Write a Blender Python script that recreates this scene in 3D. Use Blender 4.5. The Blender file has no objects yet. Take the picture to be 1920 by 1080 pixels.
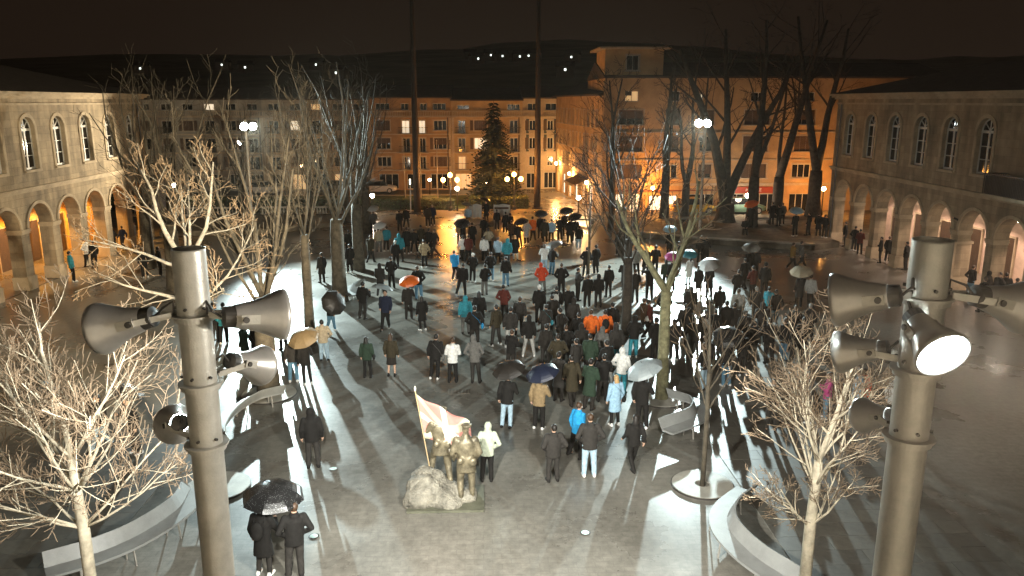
import bpy, bmesh, math, random
from mathutils import Vector, Matrix
R = math.radians
sc = bpy.context.scene
C = sc.collection
rnd = random.Random(7)

# ---------------------------------------------------------------- camera, world, exposure
cd = bpy.data.cameras.new('camera')
cd.sensor_width = 36.0
cd.lens = 36.0 * 1480 / 1920
cd.clip_end = 3000
cam = bpy.data.objects.new('camera', cd)
C.objects.link(cam)
cam.location = (0, 0, 10.2)
cam.rotation_euler = (R(90 - 13.3), 0, R(-2.3))
sc.camera = cam

world = bpy.data.worlds.new('World')
sc.world = world
world.use_nodes = True
bg = world.node_tree.nodes['Background']
# overcast night sky lit from below by the town's sodium lamps: one even brown, in every direction
bg.inputs['Color'].default_value = (1.0, 0.60, 0.38, 1)
bg.inputs['Strength'].default_value = 0.0125

sc.view_settings.view_transform = 'Standard'
sc.view_settings.look = 'None'
sc.view_settings.exposure = 0.0
sc.view_settings.gamma = 1.0
sc.cycles.use_denoising = True
sc.cycles.use_adaptive_sampling = True
sc.cycles.adaptive_threshold = 0.02
sc.cycles.sample_clamp_indirect = 4.0
sc.cycles.sample_clamp_direct = 0.0
sc.cycles.max_bounces = 5
sc.cycles.diffuse_bounces = 2
sc.cycles.glossy_bounces = 2
sc.cycles.transmission_bounces = 4
sc.cycles.transparent_max_bounces = 6
sc.cycles.caustics_reflective = False
sc.cycles.caustics_refractive = False
sc.cycles.use_light_tree = True

def spot(name, loc, target, power, col, angle=110, radius=0.12, blend=0.5, parent=None):
    l = bpy.data.lights.new(name, 'SPOT')
    l.energy = power; l.color = col; l.spot_size = R(angle); l.spot_blend = blend; l.shadow_soft_size = radius
    o = bpy.data.objects.new(name, l); C.objects.link(o)
    d = Vector(target) - Vector(loc)
    o.location = loc; o.rotation_euler = d.to_track_quat('-Z', 'Y').to_euler()
    return o

COOL = (0.80, 1.0, 1.0)
NEUT = (1.0, 0.99, 0.91)
# far floodlights on the two poles at the end of the square, turned to the square
spot('floodlight_beam', (-16.75, 59.49, 8.34), (6, 26, 0), 76000, COOL, 60, 0.17, 0.65)
spot('floodlight_beam', (16.54, 59.47, 8.53), (-4, 26, 0), 82000, COOL, 60, 0.17, 0.65)

# ---------------------------------------------------------------- materials
MATS = {}
def mat(name, col, rough=0.7, metal=0.0, var=0.18, scale=4.0, bump=0.0, emit=None, estr=0.0, bscale=None, spec=0.5, detail=5):
    if name in MATS: return MATS[name]
    m = bpy.data.materials.new(name); m.use_nodes = True
    nt = m.node_tree; b = nt.nodes['Principled BSDF']
    b.inputs['Roughness'].default_value = rough
    b.inputs['Metallic'].default_value = metal
    b.inputs['Specular IOR Level'].default_value = spec
    c4 = (*col, 1)
    if var > 0:
        tc = nt.nodes.new('ShaderNodeTexCoord'); n = nt.nodes.new('ShaderNodeTexNoise')
        n.inputs['Scale'].default_value = scale; n.inputs['Detail'].default_value = detail; n.inputs['Roughness'].default_value = 0.65
        nt.links.new(tc.outputs['Object'], n.inputs['Vector'])
        r = nt.nodes.new('ShaderNodeValToRGB')
        r.color_ramp.elements[0].position = 0.32; r.color_ramp.elements[1].position = 0.68
        r.color_ramp.elements[0].color = (*[max(0, v * (1 - var)) for v in col], 1)
        r.color_ramp.elements[1].color = (*[min(1, v * (1 + var)) for v in col], 1)
        nt.links.new(n.outputs['Fac'], r.inputs['Fac']); nt.links.new(r.outputs['Color'], b.inputs['Base Color'])
        if bump > 0:
            n2 = n
            if bscale:
                n2 = nt.nodes.new('ShaderNodeTexNoise'); n2.inputs['Scale'].default_value = bscale; n2.inputs['Detail'].default_value = 4
                nt.links.new(tc.outputs['Object'], n2.inputs['Vector'])
            bp = nt.nodes.new('ShaderNodeBump'); bp.inputs['Strength'].default_value = bump; bp.inputs['Distance'].default_value = 0.02
            nt.links.new(n2.outputs['Fac'], bp.inputs['Height']); nt.links.new(bp.outputs['Normal'], b.inputs['Normal'])
    else:
        b.inputs['Base Color'].default_value = c4
    if emit:
        b.inputs['Emission Color'].default_value = (*emit, 1); b.inputs['Emission Strength'].default_value = estr
    MATS[name] = m
    return m

def nodes_of(m): return m.node_tree, m.node_tree.nodes['Principled BSDF']

def paving_mat(name, col, bw, bh, rough, joint=0.84, rot=0.0):
    """wet stone paving: flags with joints, stains, and a film of water whose gloss varies"""
    m = bpy.data.materials.new(name); m.use_nodes = True; nt, b = nodes_of(m)
    N = nt.nodes.new; L = nt.links.new
    tc = N('ShaderNodeTexCoord'); mp = N('ShaderNodeMapping'); mp.inputs['Rotation'].default_value = (0, 0, rot)
    L(tc.outputs['Object'], mp.inputs['Vector'])
    br = N('ShaderNodeTexBrick'); br.inputs['Scale'].default_value = 1.0
    br.inputs['Brick Width'].default_value = bw; br.inputs['Row Height'].default_value = bh
    br.inputs['Mortar Size'].default_value = 0.012; br.inputs['Mortar Smooth'].default_value = 0.4
    br.inputs['Color1'].default_value = (*[v * 0.955 for v in col], 1); br.inputs['Color2'].default_value = (*[v * 1.03 for v in col], 1)
    br.inputs['Mortar'].default_value = (*[v * joint for v in col], 1)
    L(mp.outputs['Vector'], br.inputs['Vector'])
    n1 = N('ShaderNodeTexNoise'); n1.inputs['Scale'].default_value = 0.22; n1.inputs['Detail'].default_value = 7; n1.inputs['Roughness'].default_value = 0.62
    n2 = N('ShaderNodeTexNoise'); n2.inputs['Scale'].default_value = 5.0; n2.inputs['Detail'].default_value = 6; n2.inputs['Roughness'].default_value = 0.7
    L(tc.outputs['Object'], n1.inputs['Vector']); L(tc.outputs['Object'], n2.inputs['Vector'])
    mr = N('ShaderNodeMapRange'); mr.inputs[1].default_value = 0.3; mr.inputs[2].default_value = 0.72; mr.inputs[3].default_value = 0.55; mr.inputs[4].default_value = 1.28
    L(n1.outputs['Fac'], mr.inputs[0])
    mr2 = N('ShaderNodeMapRange'); mr2.inputs[1].default_value = 0.3; mr2.inputs[2].default_value = 0.7; mr2.inputs[3].default_value = 0.72; mr2.inputs[4].default_value = 1.25
    L(n2.outputs['Fac'], mr2.inputs[0])
    mu = N('ShaderNodeMath'); mu.operation = 'MULTIPLY'; L(mr.outputs[0], mu.inputs[0]); L(mr2.outputs[0], mu.inputs[1])
    mx = N('ShaderNodeVectorMath'); mx.operation = 'SCALE'; L(br.outputs['Color'], mx.inputs[0]); L(mu.outputs[0], mx.inputs['Scale'])
    L(mx.outputs[0], b.inputs['Base Color'])
    rr = N('ShaderNodeMapRange'); rr.inputs[1].default_value = 0.3; rr.inputs[2].default_value = 0.7; rr.inputs[3].default_value = rough - 0.07; rr.inputs[4].default_value = rough + 0.10
    L(n1.outputs['Fac'], rr.inputs[0]); L(rr.outputs[0], b.inputs['Roughness'])
    bp = N('ShaderNodeBump'); bp.inputs['Strength'].default_value = 0.12; bp.inputs['Distance'].default_value = 0.004
    L(n2.outputs['Fac'], bp.inputs['Height']); L(bp.outputs['Normal'], b.inputs['Normal'])
    MATS[name] = m
    return m

def ashlar_mat(name, col):
    """worn sandstone in courses, streaked by rain"""
    m = bpy.data.materials.new(name); m.use_nodes = True; nt, b = nodes_of(m)
    N = nt.nodes.new; L = nt.links.new
    tc = N('ShaderNodeTexCoord'); sx = N('ShaderNodeSeparateXYZ'); L(tc.outputs['Object'], sx.inputs[0])
    cx = N('ShaderNodeCombineXYZ')
    su = N('ShaderNodeMath'); su.operation = 'ADD'; L(sx.outputs['X'], su.inputs[0]); L(sx.outputs['Y'], su.inputs[1])
    L(su.outputs[0], cx.inputs['X']); L(sx.outputs['Z'], cx.inputs['Y'])
    br = N('ShaderNodeTexBrick'); br.inputs['Scale'].default_value = 1.0; br.inputs['Brick Width'].default_value = 0.95; br.inputs['Row Height'].default_value = 0.42
    br.inputs['Mortar Size'].default_value = 0.008; br.inputs['Mortar Smooth'].default_value = 0.3
    br.inputs['Color1'].default_value = (*[v * 0.84 for v in col], 1); br.inputs['Color2'].default_value = (*[v * 1.1 for v in col], 1); br.inputs['Mortar'].default_value = (*[v * 0.62 for v in col], 1)
    L(cx.outputs[0], br.inputs['Vector'])
    n1 = N('ShaderNodeTexNoise'); n1.inputs['Scale'].default_value = 0.55; n1.inputs['Detail'].default_value = 8; n1.inputs['Roughness'].default_value = 0.68
    L(tc.outputs['Object'], n1.inputs['Vector'])
    ms = N('ShaderNodeMapping'); ms.inputs['Scale'].default_value = (1.6, 1.6, 0.16); L(tc.outputs['Object'], ms.inputs['Vector'])
    n2 = N('ShaderNodeTexNoise'); n2.inputs['Scale'].default_value = 1.1; n2.inputs['Detail'].default_value = 6; L(ms.outputs[0], n2.inputs['Vector'])
    mr = N('ShaderNodeMapRange'); mr.inputs[1].default_value = 0.3; mr.inputs[2].default_value = 0.7; mr.inputs[3].default_value = 0.5; mr.inputs[4].default_value = 1.2; L(n1.outputs['Fac'], mr.inputs[0])
    m2 = N('ShaderNodeMapRange'); m2.inputs[1].default_value = 0.35; m2.inputs[2].default_value = 0.65; m2.inputs[3].default_value = 0.68; m2.inputs[4].default_value = 1.12; L(n2.outputs['Fac'], m2.inputs[0])
    mu = N('ShaderNodeMath'); mu.operation = 'MULTIPLY'; L(mr.outputs[0], mu.inputs[0]); L(m2.outputs[0], mu.inputs[1])
    mx = N('ShaderNodeVectorMath'); mx.operation = 'SCALE'; L(br.outputs['Color'], mx.inputs[0]); L(mu.outputs[0], mx.inputs['Scale'])
    L(mx.outputs[0], b.inputs['Base Color']); b.inputs['Roughness'].default_value = 0.85
    n3 = N('ShaderNodeTexNoise'); n3.inputs['Scale'].default_value = 9; n3.inputs['Detail'].default_value = 5; L(tc.outputs['Object'], n3.inputs['Vector'])
    ad = N('ShaderNodeMath'); ad.operation = 'SUBTRACT'; L(n3.outputs['Fac'], ad.inputs[0]); L(br.outputs['Fac'], ad.inputs[1])
    bp = N('ShaderNodeBump'); bp.inputs['Strength'].default_value = 0.5; bp.inputs['Distance'].default_value = 0.015
    L(ad.outputs[0], bp.inputs['Height']); L(bp.outputs['Normal'], b.inputs['Normal'])
    MATS[name] = m
    return m

# ---------------------------------------------------------------- mesh helpers
class MB:
    """collects shapes; build() links them as one mesh object"""
    def __init__(s): s.v = []; s.f = []; s.mi = []; s.cur = 0
    def add(s, vs, fs):
        o = len(s.v); s.v += [tuple(p) for p in vs]
        for f in fs: s.f.append(tuple(i + o for i in f)); s.mi.append(s.cur)
        return s
    def box(s, x0, x1, y0, y1, z0, z1):
        return s.add([(x0,y0,z0),(x1,y0,z0),(x1,y1,z0),(x0,y1,z0),(x0,y0,z1),(x1,y0,z1),(x1,y1,z1),(x0,y1,z1)],
              [(0,3,2,1),(4,5,6,7),(0,1,5,4),(1,2,6,5),(2,3,7,6),(3,0,4,7)])
    def bar(s, a, b, w, h=None):
        a = Vector(a); b = Vector(b); h = h or w
        d = (b - a).normalized(); u = d.cross(Vector((0, 0, 1)))
        if u.length < 1e-4: u = Vector((1, 0, 0))
        u.normalize(); n = u.cross(d)
        vs = []
        for p in (a, b):
            for su, sn in ((-1,-1),(1,-1),(1,1),(-1,1)): vs.append(p + u * su * w / 2 + n * sn * h / 2)
        return s.add(vs, [(0,1,2,3),(7,6,5,4),(0,4,5,1),(1,5,6,2),(2,6,7,3),(3,7,4,0)])
    def tube(s, pts, rad, n=6, cap=True):
        pts = [Vector(p) for p in pts]; vs = []; fs = []
        up = None
        for i, p in enumerate(pts):
            d = (pts[min(i + 1, len(pts) - 1)] - pts[max(i - 1, 0)])
            if d.length < 1e-9: d = Vector((0, 0, 1))
            d.normalize()
            if up is None:
                up = Vector((1, 0, 0)) if abs(d.x) < 0.9 else Vector((0, 1, 0))
            u = (up - d * up.dot(d))
            if u.length < 1e-6: u = d.orthogonal()
            u.normalize(); w = d.cross(u); up = u
            r = rad[i] if hasattr(rad, '__len__') else rad
            for k in range(n):
                a = 2 * math.pi * k / n
                vs.append(p + u * math.cos(a) * r + w * math.sin(a) * r)
        for i in range(len(pts) - 1):
            for k in range(n):
                a = i * n + k; b = i * n + (k + 1) % n
                fs.append((a, b, b + n, a + n))
        if cap:
            fs.append(tuple(range(n - 1, -1, -1))); q = (len(pts) - 1) * n; fs.append(tuple(range(q, q + n)))
        return s.add(vs, fs)
    def lathe(s, prof, o=(0,0,0), axis=(0,0,1), n=16, cap=True):
        """prof: list of (radius, distance along axis)"""
        q = Vector(axis).to_track_quat('Z', 'Y'); o = Vector(o); vs = []; fs = []
        for r, z in prof:
            for k in range(n):
                a = 2 * math.pi * k / n
                vs.append(o + q @ Vector((r * math.cos(a), r * math.sin(a), z)))
        for i in range(len(prof) - 1):
            for k in range(n):
                a = i * n + k; b = i * n + (k + 1) % n
                fs.append((a, b, b + n, a + n))
        if cap:
            fs.append(tuple(range(n - 1, -1, -1))); q2 = (len(prof) - 1) * n; fs.append(tuple(range(q2, q2 + n)))
        return s.add(vs, fs)
    def ell(s, c, rx, ry, rz, n=10, m=7, rot=None):
        c = Vector(c); vs = [];  fs = []
        for i in range(1, m):
            t = math.pi * i / m
            for k in range(n):
                a = 2 * math.pi * k / n
                p = Vector((rx * math.sin(t) * math.cos(a), ry * math.sin(t) * math.sin(a), rz * math.cos(t)))
                vs.append(c + (rot @ p if rot else p))
        top = len(vs); p = Vector((0, 0, rz)); vs.append(c + (rot @ p if rot else p)); vs.append(c - (rot @ p if rot else p))
        for i in range(m - 2):
            for k in range(n):
                a = i * n + k; b = i * n + (k + 1) % n
                fs.append((a, a + n, b + n, b))
        for k in range(n):
            fs.append((top, k, (k + 1) % n)); q = (m - 2) * n; fs.append((top + 1, q + (k + 1) % n, q + k))
        return s.add(vs, fs)
    def mesh(s, name, mats=None, smooth=False):
        me = bpy.data.meshes.new(name); me.from_pydata(s.v, [], s.f)
        for m in (mats if isinstance(mats, (list, tuple)) else [mats] if mats else []): me.materials.append(m)
        if any(s.mi): me.polygons.foreach_set('material_index', s.mi)
        if smooth: me.polygons.foreach_set('use_smooth', [True] * len(s.f))
        me.update(); return me
    def build(s, name, m, parent=None, smooth=False):
        return link(name, s.mesh(name, m, smooth), parent)

def link(name, data, parent=None, loc=None, rot=None):
    o = bpy.data.objects.new(name, data); C.objects.link(o)
    if parent: o.parent = parent
    if loc: o.location = loc
    if rot: o.rotation_euler = rot
    return o

def tag(o, label, cat, group=None):
    o['label'] = label; o['category'] = cat
    if group: o['group'] = group
    return o
def struct(o): o['kind'] = 'structure'; return o
def stuff(o): o['kind'] = 'stuff'; return o
def thing(name, label, cat, loc=(0,0,0), rz=0.0, group=None):
    o = link(name, None, None, loc, (0, 0, rz)); o.empty_display_size = 0.2
    return tag(o, label, cat, group)
def slab(pts, z0, z1):
    b = MB(); n = len(pts)
    b.add([(x, y, z0) for x, y in pts] + [(x, y, z1) for x, y in pts],
          [tuple(range(n - 1, -1, -1)), tuple(range(n, 2 * n))] + [(i, (i + 1) % n, n + (i + 1) % n, n + i) for i in range(n)])
    return b
# ================================================================ THE SETTING
PAVE = paving_mat('wet_paving', (0.19, 0.178, 0.152), 0.42, 0.21, 0.29)
PAVE2 = paving_mat('wet_side_paving', (0.15, 0.135, 0.105), 1.2, 0.6, 0.40)
STREET = paving_mat('wet_street_flags', (0.17, 0.145, 0.115), 0.5, 0.25, 0.27)
SLABM = [paving_mat('paving_flag_%s' % n, c, 9, 9, 0.42) for n, c in (('a', (0.125, 0.118, 0.10)), ('b', (0.11, 0.103, 0.087)), ('c', (0.138, 0.13, 0.108)))]
GRASS = mat('wet_grass', (0.045, 0.075, 0.022), 0.8, var=0.5, scale=2.5, bump=0.6, bscale=40)
EARTH = mat('terrace_gravel', (0.16, 0.135, 0.095), 0.85, var=0.35, scale=1.5, bump=0.4, bscale=30)
HILL = mat('wooded_hill', (0.10, 0.10, 0.065), 0.95, var=0.5, scale=0.03)

g = MB().add([(-700, -120, 0), (700, -120, 0), (700, 900, 0), (-700, 900, 0)], [(0, 1, 2, 3)])
struct(g.build('ground', EARTH))
struct(slab([(-25, 6), (26, 6), (26, 58), (16, 61), (9, 72), (-9, 72), (-16, 62), (-25, 61)], -0.2, 0.004).build('plaza_paving', PAVE))
struct(slab([(-44, 71.9), (5.2, 71.9), (5.2, 76), (-44, 76)], -0.2, 0.010).build('promenade_path', STREET))
struct(slab([(5.2, 71.9), (11.4, 71.9), (11.4, 93.9), (5.2, 93.9)], -0.2, 0.008).build('side_street', STREET))
struct(slab([(-60, 88), (5.2, 88), (5.2, 93.9), (-60, 93.9)], -0.2, 0.012).build('road', mat('wet_asphalt', (0.05, 0.048, 0.045), 0.38, var=0.2, scale=3, bump=0.2, bscale=60)))
lawn = struct(slab([(-40, 77.2), (-1.5, 77.2), (-1.5, 87.4), (-40, 87.4)], -0.2, 0.10).build('lawn', GRASS))
kerb = MB().box(-40, -1.2, 87.4, 87.75, -0.1, 0.16); struct(kerb.build('lawn_kerb', mat('kerb_stone', (0.34, 0.30, 0.24), 0.6)))

# side bands of large flags, each flag its own piece; the joints are real gaps over a darker bed
def flag_band(name, x0, x1, y0, y1, w, h, seed):
    r = random.Random(seed)
    bed = struct(MB().box(x0, x1, y0, y1, -0.1, 0.009).build(name, mat('joint_bed', (0.22, 0.21, 0.18), 0.7)))
    base = [MB().box(0.006, w - 0.006, 0.006, h - 0.006, 0, 0.012).mesh('flagstone', m) for m in SLABM]
    ny = int((y1 - y0) / h); nx = int((x1 - x0) / w)
    half = [MB().box(0.006, w / 2 - 0.006, 0.006, h - 0.006, 0, 0.012).mesh('flagstone', m) for m in SLABM]
    for j in range(ny):
        xs = [(x0 + i * w, base) for i in range(nx)] if j % 2 == 0 else [(x0, half)] + [(x0 + w / 2 + i * w, base) for i in range(nx - 1)] + [(x0 + nx * w - w / 2, half)]
        for x, kind in xs: link('flagstone', r.choice(kind), bed, (x, y0 + j * h, 0.006 + r.uniform(0, 0.002)))
    return bed
flag_band('paving_band', 7.0, 11.8, 12.6, 25.2, 1.2, 0.6, 3)
flag_band('paving_band', -14.8, -8.8, 13.8, 24.0, 1.2, 0.6, 4)

# raised terrace at the far right, raised bed at the far left
struct(slab([(11.0, 60.5), (16.0, 56.6), (23.4, 53.6), (25.7, 54.8), (25.7, 58.2), (40, 58.2), (40, 71.2), (11.0, 71.2)], -0.2, 0.42).build('terrace', EARTH))
edge = MB()
for (a, b) in (((11.0, 60.5), (16.0, 56.6)), ((16.0, 56.6), (23.4, 53.6))):
    edge.bar((*a, 0.47), (*b, 0.47), 0.5, 0.1)
struct(edge.build('terrace_coping', mat('coping_stone', (0.30, 0.27, 0.22), 0.5)))
struct(slab([(-24.8, 61.4), (-16.5, 62.4), (-12, 66.5), (-12, 71.2), (-24.8, 71.2)], -0.2, 0.38).build('raised_bed', EARTH))

# hills behind the town
hb = MB(); nx, ny = 48, 12
hv = []
for j in range(ny):
    y = 190 + j * 62
    for i in range(nx):
        x = -900 + i * 38.3
        t = j / (ny - 1)
        z = (60 + 9 * math.sin(x * 0.0049 + 1.1) + 5 * math.sin(x * 0.013)) * (t ** 0.9) + rnd.uniform(-2, 2) * t - 1
        hv.append((x, y, z))
hb.add(hv, [(j * nx + i, j * nx + i + 1, (j + 1) * nx + i + 1, (j + 1) * nx + i) for j in range(ny - 1) for i in range(nx - 1)])
struct(hb.build('hill_terrain', HILL, smooth=True))
def hill_z(x, y):
    t = (y - 190) / (62 * 11)
    return (60 + 9 * math.sin(x * 0.0049 + 1.1) + 5 * math.sin(x * 0.013)) * (max(t, 0) ** 0.9) - 1

# ================================================================ ARCADED TOWN HALLS
STONE = ashlar_mat('sandstone_ashlar', (0.40, 0.315, 0.205))
STONE_TRIM = mat('sandstone_trim', (0.42, 0.335, 0.225), 0.8, var=0.25, scale=1.2, bump=0.3, bscale=12)
ROOF = mat('dark_roof_tile', (0.06, 0.045, 0.035), 0.9, var=0.3, scale=2, bump=0.5, bscale=14)
GLASS = mat('dark_window_glass', (0.012, 0.013, 0.014), 0.08, var=0)
WHITE_WOOD = mat('white_window_wood', (0.62, 0.60, 0.55), 0.5, var=0.08)
PLASTER_O = mat('ochre_arcade_plaster', (0.62, 0.36, 0.12), 0.9, var=0.22, scale=1.1, bump=0.2)
PLASTER_P = mat('pink_arcade_plaster', (0.62, 0.46, 0.36), 0.9, var=0.2, scale=0.9, bump=0.2)
IRON = mat('black_iron', (0.02, 0.018, 0.016), 0.5, var=0)

def arch_pts(yc, half, zs, n=12, z0=0.0):
    p = [(yc - half, z0)]
    for k in range(n + 1):
        a = math.pi - math.pi * k / n
        p.append((yc + half * math.cos(a), zs + half * math.sin(a)))
    p.append((yc + half, z0)); return p

def arch_wall(b, x, t, openings, y0, y1, z0, z1):
    """wall in the plane x (thickness t away from the square) between y0,y1,z0,z1; openings = (yc, half, sill, spring) arched"""
    ops = sorted(openings)
    cur = y0
    for face_x in (x, x + t):
        cur = y0
        for (yc, half, zb, zs) in ops:
            b.add([(face_x, cur, z0), (face_x, yc - half, z0), (face_x, yc - half, z1), (face_x, cur, z1)], [(0, 1, 2, 3)])
            if zb > z0: b.add([(face_x, yc - half, z0), (face_x, yc + half, z0), (face_x, yc + half, zb), (face_x, yc - half, zb)], [(0, 1, 2, 3)])
            ap = arch_pts(yc, half, zs, z0=zb)[1:-1]
            for (a, c) in zip(ap, ap[1:]):
                b.add([(face_x, a[0], a[1]), (face_x, c[0], c[1]), (face_x, c[0], z1), (face_x, a[0], z1)], [(0, 1, 2, 3)])
            cur = yc + half
        b.add([(face_x, cur, z0), (face_x, y1, z0), (face_x, y1, z1), (face_x, cur, z1)], [(0, 1, 2, 3)])
    for (yc, half, zb, zs) in ops:
        ap = arch_pts(yc, half, zs, z0=zb)
        if zb > z0: ap = ap + [ap[0]]
        for (a, c) in zip(ap, ap[1:]):
            b.add([(x, a[0], a[1]), (x, c[0], c[1]), (x + t, c[0], c[1]), (x + t, a[0], a[1])], [(0, 1, 2, 3)])

def arch_ring(b, x, yc, half, zs, w, proud, z0):
    """moulding round an arch, standing proud of the wall plane x by `proud` (signed)"""
    pi = arch_pts(yc, half, zs, 14, z0); po = arch_pts(yc, half + w, zs, 14, z0)
    for k in range(len(pi) - 1):
        a, c, d, e = pi[k], pi[k + 1], po[k + 1], po[k]
        b.add([(x + proud, *a), (x + proud, *c), (x + proud, *d), (x + proud, *e), (x, *a), (x, *c), (x, *d), (x, *e)],
              [(0, 1, 2, 3), (0, 4, 5, 1), (3, 2, 6, 7)])

def arched_window(parent, x, s, yc, half, zb, zs, open_glow=False):
    """white timber window: frame, glazing bars, a pane per light; s = +1/-1 is the inward direction"""
    xf = x + s * 0.20
    f = MB(); w = 0.075
    pi = arch_pts(yc, half - w, zs, 12, zb + w); po = arch_pts(yc, half + 0.01, zs, 12, zb)
    for k in range(len(pi) - 1):
        a, c, d, e = pi[k], pi[k + 1], po[k + 1], po[k]
        f.add([(xf, *a), (xf, *c), (xf, *d), (xf, *e), (xf + s * .08, *a), (xf + s * .08, *c)], [(0, 1, 2, 3), (0, 4, 5, 1)])
    def bar(y0, z0, y1, z1, ww=0.05): f.bar((xf + s * 0.02, y0, z0), (xf + s * 0.02, y1, z1), 0.04, ww) if abs(y1 - y0) > abs(z1 - z0) else f.box(min(xf, xf + s * .04), max(xf, xf + s * .04), y0 - ww / 2, y0 + ww / 2, z0, z1)
    f.box(min(xf, xf + s * .07), max(xf, xf + s * .07), yc - half, yc + half, zb, zb + w + .03)
    f.box(min(xf - s * .012, xf + s * .07), max(xf - s * .012, xf + s * .07), yc - half + .01, yc + half - .01, zs - 0.08, zs + 0.06)
    f.box(min(xf - s * .006, xf + s * .06), max(xf - s * .006, xf + s * .06), yc - .06, yc + .06, zb + w, zs - .08)
    hs = [zb + w + (zs - .08 - zb - w) * k / 3 for k in (1, 2)]
    for z in hs: f.box(min(xf, xf + s * .04), max(xf, xf + s * .04), yc - half + w, yc + half - w, z - .02, z + .02)
    for a in (45, 90, 135):
        f.bar((xf + s * .02, yc, zs + .05), (xf + s * .02, yc + (half - w) * math.cos(R(a)), zs + (half - w) * math.sin(R(a))), .04, .04)
    o = f.build('window', WHITE_WOOD, parent)
    zz = [zb + w] + hs + [zs - .08]
    xg = xf + s * 0.035
    for i in range(3):
        for ya, yb in ((yc - half + w, yc - .06), (yc + .06, yc + half - w)):
            MB().add([(xg, ya, zz[i]), (xg, yb, zz[i]), (xg, yb, zz[i + 1]), (xg, ya, zz[i + 1])], [(0, 1, 2, 3)]).build('pane', GLASS, o)
    fan = arch_pts(yc, half - w * .6, zs, 12, zs)[1:-1]
    MB().add([(xg, *p) for p in fan], [tuple(range(len(fan)))]).build('fan_pane', GLASS, o)
    # dim room behind the glass
    return o

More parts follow.
